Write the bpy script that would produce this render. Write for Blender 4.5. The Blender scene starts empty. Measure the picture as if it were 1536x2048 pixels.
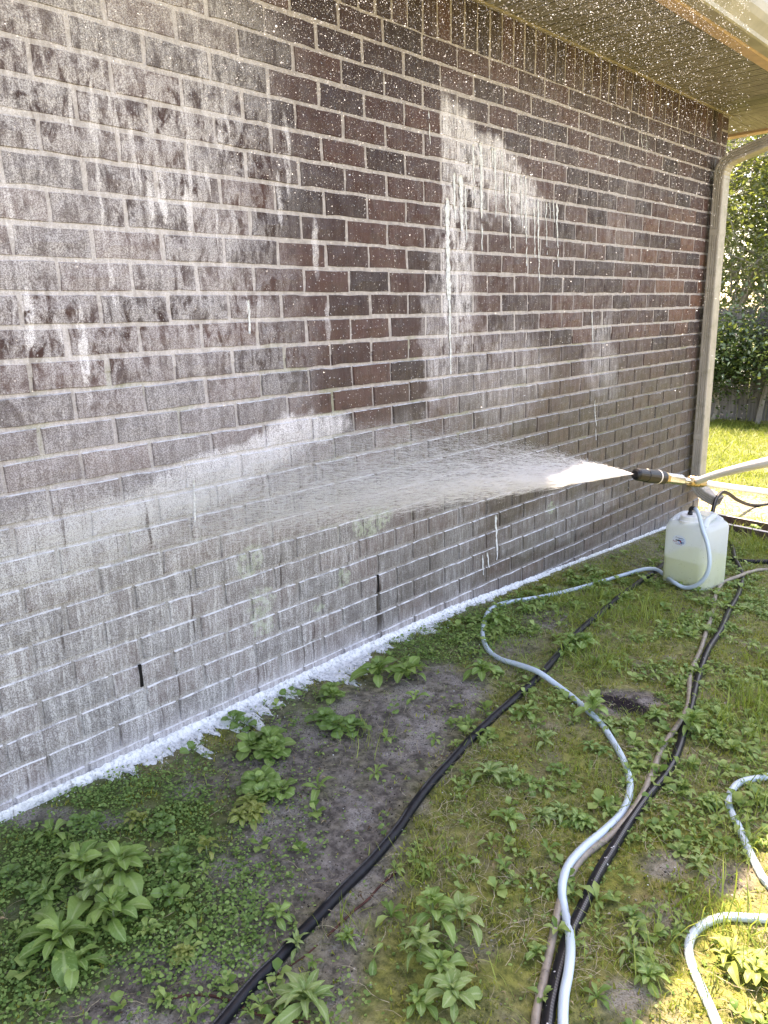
import bpy, math, random
import numpy as np
from mathutils import Vector, Matrix, Euler

rng = np.random.default_rng(7)
random.seed(7)
scene = bpy.context.scene
COL = scene.collection
R = math.radians

# ------------------------------------------------------------------ camera
CAM = np.array([1.94573318, -0.87260752, 1.30043104])
CR = np.array([0.72632021, 0.68679907, -0.02767629])
CU = np.array([-0.15426374, 0.20211387, 0.96713633])
CF = np.array([-0.6698221, 0.69818122, -0.25274759])
FOC = 1501.18                      # focal length in photograph pixels (1536 x 2048)
cd = bpy.data.cameras.new('camera')
cam = bpy.data.objects.new('camera', cd)
COL.objects.link(cam)
M = Matrix(((CR[0], CU[0], -CF[0], CAM[0]), (CR[1], CU[1], -CF[1], CAM[1]), (CR[2], CU[2], -CF[2], CAM[2]), (0, 0, 0, 1)))
cam.matrix_world = M
cd.sensor_fit = 'VERTICAL'
cd.sensor_height = 32.0
cd.sensor_width = 24.0
cd.lens = FOC / 2048 * 32.0
cd.clip_start = 0.02
cd.clip_end = 400
scene.camera = cam

# ------------------------------------------------------------------ light
world = bpy.data.worlds.new('World')
scene.world = world
world.use_nodes = True
wn = world.node_tree
wn.nodes.clear()
sky = wn.nodes.new('ShaderNodeTexSky')
sky.sky_type = 'NISHITA'
sky.sun_disc = False
sky.sun_elevation = R(63)
sky.sun_rotation = R(-42)
sky.air_density = 1.0
sky.dust_density = 1.5
sky.ozone_density = 1.0
bg = wn.nodes.new('ShaderNodeBackground')
bg.inputs[1].default_value = 0.15
wo = wn.nodes.new('ShaderNodeOutputWorld')
wn.links.new(sky.outputs[0], bg.inputs[0])
wn.links.new(bg.outputs[0], wo.inputs[0])
sd = bpy.data.lights.new('sun', 'SUN')
sd.energy = 3.3
sd.angle = R(0.53)
sd.color = (1.0, 0.95, 0.86)
so = bpy.data.objects.new('sun', sd)
COL.objects.link(so)
TOSUN = Vector((-0.336, 0.37, 1.0)).normalized()
so.rotation_euler = TOSUN.to_track_quat('Z', 'Y').to_euler()
so.location = (-3, 3, 12)
vs = scene.view_settings
vs.view_transform = 'Standard'
vs.look = 'None'
vs.gamma = 1.0
vs.exposure = 2.65
vs.use_white_balance = True
vs.white_balance_temperature = 8600
vs.white_balance_tint = 20
vs.use_curve_mapping = False
scene.render.engine = 'CYCLES'
scene.cycles.max_bounces = 7
scene.cycles.transparent_max_bounces = 24
scene.cycles.caustics_reflective = False
scene.cycles.caustics_refractive = False

# ------------------------------------------------------------------ geometry of the place
S = 0.2032                 # brick length with joint
H = 0.08111700841850435    # course height
YC = 4.3707                # y of the house corner
ZS = 2.446                 # soffit height
OV = 0.482                 # eave overhang over the long wall
OVY = 0.552                # overhang past the corner


def snoise(x, y, s=1.0, seed=0):
    v = 0
    a = 1.0
    for k in range(4):
        v = v + a * np.sin(x * s * (1.7 + k * 1.9) + seed + 1.3 * k + 1.9 * np.sin(y * s * (1.1 + k * 1.3) + k)) * np.cos(y * s * (1.5 + k * 2.1) + 2.1 * k + seed * 0.7 + 1.4 * np.sin(x * s * (0.9 + 1.2 * k) + 2 * k))
        a *= 0.55
    return v / 1.6


PIT = (0.936, 1.312)


def gz(x, y):
    x = np.asarray(x, float)
    y = np.asarray(y, float)
    base = np.interp(y, [-3, 1.0, 1.6, 2.4, 3.2, 3.9, 12.8, 16, 200], [0.03, 0.03, 0.02, -0.02, -0.07, -0.105, -0.63, -0.7, -0.75])
    amp = np.clip(x, 0.0, 0.6) / 0.6
    b = 0.010 * snoise(x, y, 1.6, 1) + 0.005 * snoise(x, y, 6, 4)
    pit = 0.030 * np.exp(-((x - PIT[0]) / 0.085) ** 2 - ((y - PIT[1]) / 0.05) ** 2)
    return base + b * amp - pit


def ray(px, py):
    return CF + CR * (px - 768) / FOC - CU * (py - 1024) / FOC


def gpt(px, py, lift=0.0):
    """point of the ground seen at a photograph pixel"""
    d = ray(px, py)
    z = -0.05
    for _ in range(12):
        t = (z - CAM[2]) / d[2]
        P = CAM + t * d
        z = float(gz(P[0], P[1])) + lift
    return np.array([P[0], P[1], z])


def wpt(px, py):
    """(y, z) of the long wall seen at a photograph pixel"""
    d = ray(px, py)
    t = -CAM[0] / d[0]
    P = CAM + t * d
    return P[1], P[2]


def project(P):
    q = np.asarray(P, float) - CAM
    c = q @ CF
    return 768 + FOC * (q @ CR) / c, 1024 - FOC * (q @ CU) / c, c


# ------------------------------------------------------------------ helpers
def tag(o, label=None, cat=None, group=None, kind=None):
    if label: o['label'] = label
    if cat: o['category'] = cat
    if group: o['group'] = group
    if kind: o['kind'] = kind
    return o


def empty(name, loc=(0, 0, 0), rz=0.0, label=None, cat=None, group=None, parent=None):
    o = bpy.data.objects.new(name, None)
    o.empty_display_size = 0.1
    COL.objects.link(o)
    o.location = loc
    o.rotation_euler = (0, 0, rz)
    if parent: o.parent = parent
    return tag(o, label, cat, group)


def mesh(name, verts, faces, smooth=False, mat=None, attrs=None, uv=None):
    me = bpy.data.meshes.new(name)
    if isinstance(faces, np.ndarray):
        verts = np.asarray(verts, np.float32)
        nf, k = faces.shape
        me.vertices.add(len(verts))
        me.vertices.foreach_set('co', verts.ravel())
        me.loops.add(nf * k)
        me.loops.foreach_set('vertex_index', faces.astype(np.int32).ravel())
        me.polygons.add(nf)
        me.polygons.foreach_set('loop_start', np.arange(0, nf * k, k, dtype=np.int32))
        me.update(calc_edges=True)
    else:
        me.from_pydata([tuple(map(float, v)) for v in verts], [], [tuple(int(i) for i in f) for f in faces])
        me.update()
    if smooth:
        me.polygons.foreach_set('use_smooth', np.ones(len(me.polygons), bool))
    if mat: me.materials.append(mat)
    if attrs:
        for k, a in attrs.items():
            at = me.attributes.new(k, 'FLOAT', 'POINT')
            at.data.foreach_set('value', np.asarray(a, np.float32))
    if uv is not None:
        l = me.uv_layers.new(name='UVMap')
        vi = np.zeros(len(me.loops), np.int32)
        me.loops.foreach_get('vertex_index', vi)
        l.data.foreach_set('uv', np.asarray(uv, np.float32)[vi].ravel())
    return me


def obj(name, me, parent=None, loc=None, rot=None, scale=None, kind=None):
    o = bpy.data.objects.new(name, me)
    COL.objects.link(o)
    if parent: o.parent = parent
    if loc is not None: o.location = loc
    if rot is not None: o.rotation_euler = rot
    if scale is not None: o.scale = scale
    if kind: o['kind'] = kind
    return o


class MB:
    """collects shapes into one mesh"""
    def __init__(self):
        self.v = []
        self.f = []

    def add(self, v, f):
        n = len(self.v)
        self.v += [tuple(p) for p in v]
        self.f += [tuple(i + n for i in q) for q in f]
        return self

    def box(self, x0, x1, y0, y1, z0, z1):
        v = [(x0, y0, z0), (x1, y0, z0), (x1, y1, z0), (x0, y1, z0), (x0, y0, z1), (x1, y0, z1), (x1, y1, z1), (x0, y1, z1)]
        return self.add(v, [(0, 3, 2, 1), (4, 5, 6, 7), (0, 1, 5, 4), (1, 2, 6, 5), (2, 3, 7, 6), (3, 0, 4, 7)])

    def bbox(self, x0, x1, y0, y1, z0, z1, b=0.003):
        """box with chamfered vertical and horizontal edges"""
        v = []
        for (z, i) in ((z0, b), (z0 + b, 0), (z1 - b, 0), (z1, b)):
            v += [(x0 + i + b, y0 + i, z), (x1 - i - b, y0 + i, z), (x1 - i, y0 + i + b, z), (x1 - i, y1 - i - b, z),
                  (x1 - i - b, y1 - i, z), (x0 + i + b, y1 - i, z), (x0 + i, y1 - i - b, z), (x0 + i, y0 + i + b, z)]
        f = [tuple(range(7, -1, -1)), tuple(range(24, 32))]
        for k in range(3):
            for j in range(8):
                a = k * 8 + j
                c = k * 8 + (j + 1) % 8
                f.append((a, c, c + 8, a + 8))
        return self.add(v, f)

    def lathe(self, prof, n=24, M=None, cap=True):
        """prof: (radius, height) list about +Z, M 4x4 matrix"""
        v = []
        for r_, h_ in prof:
            for k in range(n):
                a = 2 * math.pi * k / n
                v.append(Vector((r_ * math.cos(a), r_ * math.sin(a), h_)))
        if M is not None: v = [M @ p for p in v]
        f = []
        for i in range(len(prof) - 1):
            for k in range(n):
                a = i * n + k
                b = i * n + (k + 1) % n
                f.append((a, b, b + n, a + n))
        if cap:
            f.append(tuple(range(n - 1, -1, -1)))
            f.append(tuple(range((len(prof) - 1) * n, len(prof) * n)))
        return self.add([tuple(p) for p in v], f)

    def build(self, name, mat, parent=None, smooth=False, kind=None, loc=None, rot=None):
        return obj(name, mesh(name, self.v, self.f, smooth, mat), parent, loc, rot, kind=kind)


def catmull(P, step=0.01):
    P = np.asarray(P, float)
    Q = np.vstack([2 * P[0] - P[1], P, 2 * P[-1] - P[-2]])
    out = []
    for i in range(1, len(Q) - 2):
        p0, p1, p2, p3 = Q[i - 1], Q[i], Q[i + 1], Q[i + 2]
        n = max(2, int(np.linalg.norm(p2 - p1) / step))
        # centripetal parametrisation keeps the bends free of loops
        a = 0.5
        t0 = 0
        t1 = t0 + max(1e-6, np.linalg.norm(p1 - p0)) ** a
        t2 = t1 + max(1e-6, np.linalg.norm(p2 - p1)) ** a
        t3 = t2 + max(1e-6, np.linalg.norm(p3 - p2)) ** a
        for t in np.linspace(t1, t2, n, endpoint=False):
            A1 = (t1 - t) / (t1 - t0) * p0 + (t - t0) / (t1 - t0) * p1
            A2 = (t2 - t) / (t2 - t1) * p1 + (t - t1) / (t2 - t1) * p2
            A3 = (t3 - t) / (t3 - t2) * p2 + (t - t2) / (t3 - t2) * p3
            B1 = (t2 - t) / (t2 - t0) * A1 + (t - t0) / (t2 - t0) * A2
            B2 = (t3 - t) / (t3 - t1) * A2 + (t - t1) / (t3 - t1) * A3
            out.append((t2 - t) / (t2 - t1) * B1 + (t - t1) / (t2 - t1) * B2)
    out.append(P[-1])
    return np.array(out)


def tube(path, r, n=12, cap=True):
    """verts, faces, uv (turn, metres) of a tube; r number or list"""
    P = np.asarray(path, float)
    m = len(P)
    r = np.broadcast_to(np.asarray(r, float), (m,))
    T = np.gradient(P, axis=0)
    T /= np.linalg.norm(T, axis=1)[:, None] + 1e-12
    up = np.array([0, 0, 1.0])
    if abs(T[0] @ up) > 0.9: up = np.array([0, 1.0, 0])
    N = np.cross(up, T[0]); N /= np.linalg.norm(N)
    V = []
    UV = []
    L = 0
    for i in range(m):
        if i:
            L += np.linalg.norm(P[i] - P[i - 1])
        N = N - (N @ T[i]) * T[i]
        N /= np.linalg.norm(N)
        B = np.cross(T[i], N)
        a = 2 * np.pi * np.arange(n) / n
        ring = P[i] + r[i] * (np.cos(a)[:, None] * N + np.sin(a)[:, None] * B)
        V.append(ring)
        UV.append(np.stack([np.abs(((np.arange(n) / n) + 0.5) % 1 - 0.5) * 2, np.full(n, L)], 1))
    V = np.vstack(V)
    UV = np.vstack(UV)
    F = []
    for i in range(m - 1):
        for k in range(n):
            F.append((i * n + k, i * n + (k + 1) % n, (i + 1) * n + (k + 1) % n, (i + 1) * n + k))
    if cap:
        F.append(tuple(range(n - 1, -1, -1)))
        F.append(tuple(range((m - 1) * n, m * n)))
    return V, F, UV


# ------------------------------------------------------------------ node helper
class NB:
    def __init__(self, name):
        self.mat = bpy.data.materials.new(name)
        self.mat.use_nodes = True
        self.t = self.mat.node_tree
        self.t.nodes.clear()
        self.out = self.t.nodes.new('ShaderNodeOutputMaterial')
        self._pos = None

    def sock(self, s, v):
        if hasattr(v, 'is_linked') or isinstance(v, bpy.types.NodeSocket):
            self.t.links.new(v, s)
        elif isinstance(v, (tuple, list)):
            v = tuple(v)
            try:
                s.default_value = v if len(v) == len(s.default_value) else (v + (1.0,))[:len(s.default_value)]
            except TypeError:
                s.default_value = v[0]
        else:
            s.default_value = v

    def node(self, typ, ins=None, **props):
        n = self.t.nodes.new(typ)
        for k, v in props.items(): setattr(n, k, v)
        if ins:
            for k, v in ins.items(): self.sock(n.inputs[k], v)
        return n

    def m(self, op, a, b=0.0, c=0.0, clamp=False):
        n = self.t.nodes.new('ShaderNodeMath')
        n.operation = op
        n.use_clamp = clamp
        self.sock(n.inputs[0], a); self.sock(n.inputs[1], b); self.sock(n.inputs[2], c)
        return n.outputs[0]

    def add(self, a, b): return self.m('ADD', a, b)
    def sub(self, a, b): return self.m('SUBTRACT', a, b)
    def mul(self, a, b): return self.m('MULTIPLY', a, b)
    def mx(self, a, b): return self.m('MAXIMUM', a, b)
    def clamp(self, a): return self.m('MULTIPLY', a, 1.0, clamp=True)

    def pos(self):
        if self._pos is None:
            g = self.node('ShaderNodeNewGeometry')
            self._geo = g
            s = self.node('ShaderNodeSeparateXYZ', {0: g.outputs['Position']})
            self._pos = (g.outputs['Position'], s.outputs[0], s.outputs[1], s.outputs[2])
        return self._pos

    def vec(self, x, y, z=0.0):
        return self.node('ShaderNodeCombineXYZ', {0: x, 1: y, 2: z}).outputs[0]

    def noise(self, vec, scale=5.0, detail=3.0, rough=0.5, dist=0.0, dim='3D', col=False):
        n = self.node('ShaderNodeTexNoise', noise_dimensions=dim)
        if vec is not None: self.sock(n.inputs['Vector'], vec)
        n.inputs['Scale'].default_value = scale
        n.inputs['Detail'].default_value = detail
        n.inputs['Roughness'].default_value = rough
        n.inputs['Distortion'].default_value = dist
        return n.outputs['Color' if col else 'Fac']

    def vor(self, vec, scale=5.0, feature='F1', rnd=1.0, out='Distance'):
        n = self.node('ShaderNodeTexVoronoi', feature=feature)
        if vec is not None: self.sock(n.inputs['Vector'], vec)
        n.inputs['Scale'].default_value = scale
        n.inputs['Randomness'].default_value = rnd
        return n.outputs[out]

    def ss(self, a, b, x, lo=0.0, hi=1.0):
        """smooth step of x from a to b"""
        n = self.node('ShaderNodeMapRange', interpolation_type='SMOOTHSTEP', clamp=True)
        if a > b: a, b, lo, hi = b, a, hi, lo
        self.sock(n.inputs[0], x)
        n.inputs[1].default_value = a; n.inputs[2].default_value = b
        n.inputs[3].default_value = lo; n.inputs[4].default_value = hi
        return n.outputs[0]

    def mix(self, f, a, b, mode='MIX'):
        n = self.node('ShaderNodeMixRGB', blend_type=mode)
        self.sock(n.inputs[0], f); self.sock(n.inputs[1], a); self.sock(n.inputs[2], b)
        return n.outputs[0]

    def ramp(self, f, stops):
        n = self.node('ShaderNodeValToRGB')
        self.sock(n.inputs[0], f)
        e = n.color_ramp.elements
        while len(e) < len(stops): e.new(0.5)
        for i, (p, c) in enumerate(stops):
            e[i].position = p
            e[i].color = tuple(c) + (1.0,)
        return n.outputs[0]

    def attr(self, name, typ='GEOMETRY'):
        n = self.node('ShaderNodeAttribute', attribute_name=name, attribute_type=typ)
        return n.outputs['Fac']

    def orand(self):
        return self.node('ShaderNodeObjectInfo').outputs['Random']

    def bump(self, h, strength=0.3, dist=0.01, normal=None):
        n = self.node('ShaderNodeBump')
        n.inputs['Strength'].default_value = strength
        n.inputs['Distance'].default_value = dist
        self.sock(n.inputs['Height'], h)
        if normal is not None: self.sock(n.inputs['Normal'], normal)
        return n.outputs[0]

    def bsdf(self, color, rough=0.8, spec=0.3, normal=None, metal=0.0, **kw):
        n = self.node('ShaderNodeBsdfPrincipled')
        self.sock(n.inputs['Base Color'], color)
        self.sock(n.inputs['Roughness'], rough)
        self.sock(n.inputs['Specular IOR Level'], spec)
        self.sock(n.inputs['Metallic'], metal)
        for k, v in kw.items(): self.sock(n.inputs[k.replace('_', ' ')], v)
        if normal is not None: self.sock(n.inputs['Normal'], normal)
        return n.outputs[0]

    def done(self, shader):
        self.t.links.new(shader, self.out.inputs['Surface'])
        return self.mat


def simple(name, color, rough=0.6, spec=0.4, metal=0.0, var=0.15, scale=30.0, bump=0.0, alpha=None):
    b = NB(name)
    p = b.pos()[0]
    n = b.noise(p, scale, 4, 0.6)
    f = b.ss(0.3, 0.7, n, 1 - var, 1 + var)
    c = b.mix(1.0, color, b.vec(f, f, f), 'MULTIPLY')
    nm = b.bump(b.noise(p, scale * 4, 3), bump, 0.002) if bump else None
    return b.done(b.bsdf(c, rough, spec, nm, metal))


# ------------------------------------------------------------------ wall materials
def wall_fields(b):
    """film of cleaning foam left on the wall, 0..1, in wall coordinates"""
    P, x, y, z = b.pos()
    vy = b.vec(y, z, 0)
    warp = b.sub(b.noise(vy, 3.2, 4, 0.6), 0.5)
    warp2 = b.sub(b.noise(b.vec(b.add(y, 7.3), z, 2), 9.0, 3, 0.6), 0.5)
    streak = b.noise(b.vec(b.mul(y, 130.0), b.mul(z, 8.0), 0), 1.0, 4, 0.62)
    streakb = b.noise(b.vec(b.mul(y, 34.0), b.mul(z, 3.2), 5), 1.0, 4, 0.6)
    speck = b.noise(P, 300.0, 2, 0.8)
    blot = b.add(b.mul(b.noise(b.vec(b.mul(y, 1.9), z, 9), 17.0, 6, 0.72, 0.6), 0.72), b.mul(streakb, 0.28))
    yw = b.add(y, b.add(b.mul(warp, 0.55), b.mul(warp2, 0.12)))
    zw = b.add(z, b.mul(warp, 0.30))

    def ell(px, py, ry, rz, amp, soft=0.0, slope=0.0):
        y0, z0 = wpt(px, py)
        dy = b.m('DIVIDE', b.sub(yw, y0), ry)
        zz = b.sub(zw, z0)
        if slope: zz = b.sub(zz, b.mul(b.sub(yw, y0), slope))
        dz = b.m('DIVIDE', zz, rz)
        d = b.add(b.mul(dy, dy), b.mul(dz, dz))
        return b.ss(1.0, soft, d, 0.0, amp)

    W = b.mul(b.ss(0.98, 0.42, yw), b.ss(1.05, 1.9, zw, 0.40, 0.54))             # left part of the wall
    W = b.mx(W, b.mul(b.ss(2.15, 0.2, yw, 0.10, 0.66), b.ss(1.0, 0.8, zw)))      # below the spray
    W = b.mx(W, ell(130, 1100, 0.62, 0.17, 0.95, 0.1, 0.12))                     # where the water lands
    W = b.mx(W, ell(470, 930, 0.42, 0.11, 1.15, 0.1, 0.14))
    W = b.mx(W, ell(640, 865, 0.20, 0.06, 0.8, 0.1, 0.12))
    F2 = warp2
    W = b.mx(W, b.mul(b.ss(0.9, 2.2, yw, 0.03, 0.10), b.ss(3.9, 3.0, y, 0.4, 1.0)))
    W = b.mx(W, ell(330, 1005, 0.76, 0.10, 1.3, 0.0, 0.16))
    # column of drips
    y0, z0 = wpt(885, 230)
    y1, _ = wpt(940, 230)
    ysh = b.add(y, b.mul(warp2, 0.06))
    colm = b.mul(b.ss(y0 - 0.012, y0 + 0.004, b.add(y, b.mul(warp2, 0.02))), b.ss(y1 + 0.10, y1 - 0.04, ysh))
    W = b.mx(W, b.mul(colm, b.mul(b.mul(b.ss(z0 + 0.25, z0 - 0.35, z), b.ss(0.9, 1.45, z, 0.35, 1.0)), 0.74)))
    W = b.mx(W, b.mul(b.ss(y0 - 0.02, y0 + 0.01, y), ell(965, 330, 0.52, 0.19, 0.95, 0.2, -0.34)))
    W = b.mx(W, ell(880, 640, 0.14, 0.45, 0.42, 0.2))
    W = b.mx(W, ell(915, 1080, 0.28, 0.5, 0.38, 0.0))
    W = b.mx(W, ell(1000, 760, 0.55, 0.34, 0.34, 0.0))
    W = b.mx(W, ell(1210, 720, 0.20, 0.40, 0.34, 0.0))
    W = b.mx(W, ell(1250, 440, 0.35, 0.40, 0.16, 0.0))
    W = b.mx(W, ell(1120, 1040, 0.9, 0.16, 0.30, 0.2))
    W = b.mx(W, b.ss(0.10, -0.16, z, 0.0, 0.5))
    for (px, t0, t1, wd, am) in ((168, 590, 815, 13, 1.0), (60, 560, 730, 15, 0.9), (118, 620, 700, 8, .6), (325, 330, 460, 11, .95), (300, 340, 455, 8, .8), (378, 360, 480, 13, .95), (225, 470, 640, 8, .6), (575, 215, 400, 9, .55), (560, 330, 470, 7, .5), (632, 430, 560, 8, .5), (655, 600, 690, 7, .4), (540, 150, 300, 7, .5), (497, 560, 665, 6, .8), (470, 380, 490, 8, .6), (20, 330, 520, 16, .6), (440, 250, 330, 10, .6)):
        ya, za = wpt(px, t0)
        yb, zb = wpt(px, t1)
        rd_ = abs(wpt(px + wd, t0)[0] - ya)
        dy = b.m('DIVIDE', b.sub(b.add(y, b.mul(F2, 0.035)), (ya + yb) / 2), rd_)
        dz = b.m('DIVIDE', b.sub(z, (za + zb) / 2), (za - zb) / 2 * 1.15)
        W = b.mx(W, b.ss(1.0, 0.2, b.add(b.mul(dy, dy), b.mul(dz, dz)), 0.0, am * 1.15))
    return dict(P=P, x=x, y=y, z=z, W=W, streak=streak, streakb=streakb, speck=speck, blot=blot, warp=warp, warp2=warp2, ell=ell)


def wall_material(kind):
    b = NB('clinker_brick' if kind == 'brick' else 'lime_mortar')
    F = wall_fields(b)
    P, y, z, W = F['P'], F['y'], F['z'], F['W']
    geo = b.node('ShaderNodeNewGeometry')
    nz = b.node('ShaderNodeSeparateXYZ', {0: geo.outputs['True Normal']}).outputs[2]
    if kind == 'brick':
        t = b.m('FRACT', b.add(b.attr('tint'), b.mul(b.orand(), 3.7)))
        base = b.ramp(t, [(0.0, (0.030, 0.017, 0.018)), (0.35, (0.054, 0.026, 0.025)), (0.7, (0.086, 0.039, 0.034)), (1.0, (0.040, 0.024, 0.027))])
        # warmer clay towards the corner
        warm = b.mul(b.ss(1.9, 3.9, y, 0.0, 0.75), b.mul(b.ss(1.0, 1.35, z), b.ss(2.0, 1.7, z)))
        warm = b.mul(warm, b.ss(0.35, 0.9, t))
        base = b.mix(warm, base, (0.165, 0.075, 0.045))
        fir = b.ss(0.45, 0.7, b.noise(P, 24.0, 4, 0.6))
        base = b.mix(b.mul(fir, 0.45), base, (0.020, 0.011, 0.012))
        # rubbed vertical grain of the brick face
        g = b.ss(0.46, 0.68, F['streak'])
        base = b.mix(b.mul(g, b.ss(0.5, 2.6, y, 0.10, 0.30)), base, (0.165, 0.115, 0.095))
        # brownish-green algae low and near the corner
        alg = b.mul(b.ss(1.25, 0.75, b.add(z, b.mul(F['warp'], 0.3))), b.ss(0.4, 2.4, y, 0.25, 1.0))
        base = b.mix(b.mul(alg, b.ss(0.35, 0.7, b.noise(P, 9, 5, 0.65), 0.35, 0.85)), base, (0.088, 0.070, 0.042))
        dk = b.mul(b.mul(b.ss(0.60, 0.68, b.noise(P, 13, 3, 0.6)), b.ss(1.6, 2.2, y)), b.ss(0.9, 0.6, z))
        base = b.mix(b.mul(dk, 0.7), base, (0.028, 0.022, 0.012))
    else:
        n = b.noise(P, 60, 4, 0.6)
        base = b.mix(b.ss(0.3, 0.7, n), (0.30, 0.26, 0.25), (0.46, 0.41, 0.40))
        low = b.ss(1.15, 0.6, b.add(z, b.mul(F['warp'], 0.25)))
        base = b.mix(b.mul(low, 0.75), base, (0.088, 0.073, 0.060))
        gr = b.mul(b.ss(0.52, 0.66, b.noise(P, 5, 3, 0.5)), b.mul(b.ss(0.4, 0.7, z), b.ss(1.35, 1.1, z)))
        base = b.mix(b.mul(gr, 0.6), base, (0.20, 0.21, 0.11))
    # pale lichen patches
    li = b.ss(0.42, 0.56, b.noise(P, 42, 4, 0.7))
    lich = None
    for (px, py, ry, rz) in ((502, 1122, 0.060, 0.055), (520, 1208, 0.065, 0.07), (532, 1252, 0.055, 0.04), (745, 1042, 0.12, 0.06), (690, 1155, 0.03, 0.05), (1105, 1015, 0.05, 0.04), (640, 1215, .03, .03)):
        y0, z0 = wpt(px, py)
        dy = b.m('DIVIDE', b.sub(b.add(y, b.mul(F['warp2'], 0.12)), y0), ry)
        dz = b.m('DIVIDE', b.sub(b.add(z, b.mul(F['warp2'], 0.10)), z0), rz)
        e = b.ss(1.0, 0.5, b.add(b.mul(dy, dy), b.mul(dz, dz)))
        lich = e if lich is None else b.mx(lich, e)
    base = b.mix(b.mul(b.mul(lich, li), 0.75), base, (0.27, 0.33, 0.20))
    # film of foam: bare blotches, runs, fine bubbles
    vy2 = b.vec(y, z, 4)
    bare = b.ss(0.40, 0.56, F['blot'])
    hi = b.mul(b.mul(b.ss(0.95, 1.25, z), b.ss(2.2, 1.75, z, 0.35, 1.0)), b.ss(0.38, 0.58, b.noise(vy2, 2.6, 3, 0.6), 0.35, 1.15))
    f = b.mul(W, b.add(b.mul(hi, -0.70), b.add(0.80, b.mul(bare, b.add(0.32, b.mul(hi, 0.80))))))
    runs = b.ss(0.38, 0.66, F['streak'])
    runb = b.ss(0.36, 0.64, F['streakb'])
    lowz = b.ss(1.0, 0.7, z)
    rf = b.mx(b.ss(0.5, 2.0, y, 0.30, 1.0), b.mul(b.ss(0.95, 0.6, z), 0.75))
    rterm = b.add(0.60, b.mul(b.mul(runs, b.add(0.25, b.mul(runb, 0.75))), 1.0))
    f = b.mul(f, b.add(1.0, b.mul(rf, b.sub(rterm, 1.0))))
    bub = b.ss(0.44, 0.57, F['speck'])
    bub2 = b.ss(0.40, 0.62, b.noise(P, 900.0, 1, 0.5))
    f = b.mul(f, b.add(0.30, b.add(b.mul(bub, 0.75), b.mul(bub2, 0.40))))
    drops = b.ss(0.30, 0.16, b.vor(P, 95.0))
    f = b.mx(f, b.mul(drops, b.mul(b.ss(0.55, 0.62, b.noise(P, 110, 1)), 0.55)))
    lrun = b.ss(0.585, 0.66, b.noise(b.vec(b.mul(b.add(y, b.mul(F['warp2'], 0.03)), 26.0), b.mul(z, 2.0), 21), 1.0, 4, 0.6))
    lreg = b.mul(b.ss(0.85, 0.55, y), b.mul(b.ss(1.15, 1.4, z), b.ss(2.15, 1.85, z)))
    f = b.mx(f, b.mul(b.mul(lrun, lreg), b.add(0.45, b.mul(bub, 0.5))))
    run2 = b.noise(b.vec(b.mul(y, 62.0), b.mul(z, 3.0), 11), 1.0, 3, 0.55)
    dkrun = b.mul(b.ss(0.60, 0.70, run2), b.mul(lowz, 0.75))
    yh, zh = wpt(757, 1180)
    dd1 = b.m('DIVIDE', b.sub(b.add(y, b.mul(F['warp2'], 0.03)), yh), 0.016)
    under = b.mul(b.ss(1.0, 0.3, b.mul(dd1, dd1)), b.mul(b.ss(zh + 0.05, zh, z), b.ss(zh - 0.32, zh - 0.12, z)))
    dkrun = b.mx(dkrun, b.mul(under, 0.9))
    f = b.clamp(b.mul(f, b.sub(1.0, dkrun)))
    base = b.mix(b.mul(dkrun, 0.6), base, (0.022, 0.020, 0.018))
    foam = b.mix(lowz, (0.74, 0.70, 0.73), (0.53, 0.53, 0.545))
    col = b.mix(f, base, foam)
    # foam lying on ledges
    ledge = b.mul(b.ss(0.45, 0.8, nz), b.ss(1.35, 1.0, z, 0.4, 1.0))
    ledge = b.mul(ledge, b.ss(0.38, 0.58, b.noise(P, 26, 4, 0.7), 0.30, 1.0))
    col = b.mix(b.mul(ledge, b.ss(3.4, 1.8, y, 0.35, 0.92)), col, (0.78, 0.78, 0.80))
    # film gathers right above the ground
    foot = b.mul(b.ss(0.14, 0.03, b.add(z, b.mul(F['warp2'], 0.08))), b.ss(2.2, 1.2, y, 0.1, 0.75))
    col = b.mix(b.mul(foot, b.add(0.35, b.mul(runs, 0.65))), col, (0.60, 0.58, 0.63))
    hgt = b.add(b.mul(b.noise(P, 160, 4, 0.7), 0.7), b.mul(F['streak'], 0.7))
    nm = b.bump(hgt, 0.55, 0.004)
    rough = b.ss(0.3, 0.7, b.noise(P, 18, 3), 0.38, 0.72)
    return b.done(b.bsdf(col, rough, 0.22, nm))


MAT = {}
MAT['brick'] = wall_material('brick')
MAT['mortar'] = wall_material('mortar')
MAT['weep'] = simple('dark_weep_hole', (0.012, 0.011, 0.011), 0.9, 0.1)


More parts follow.
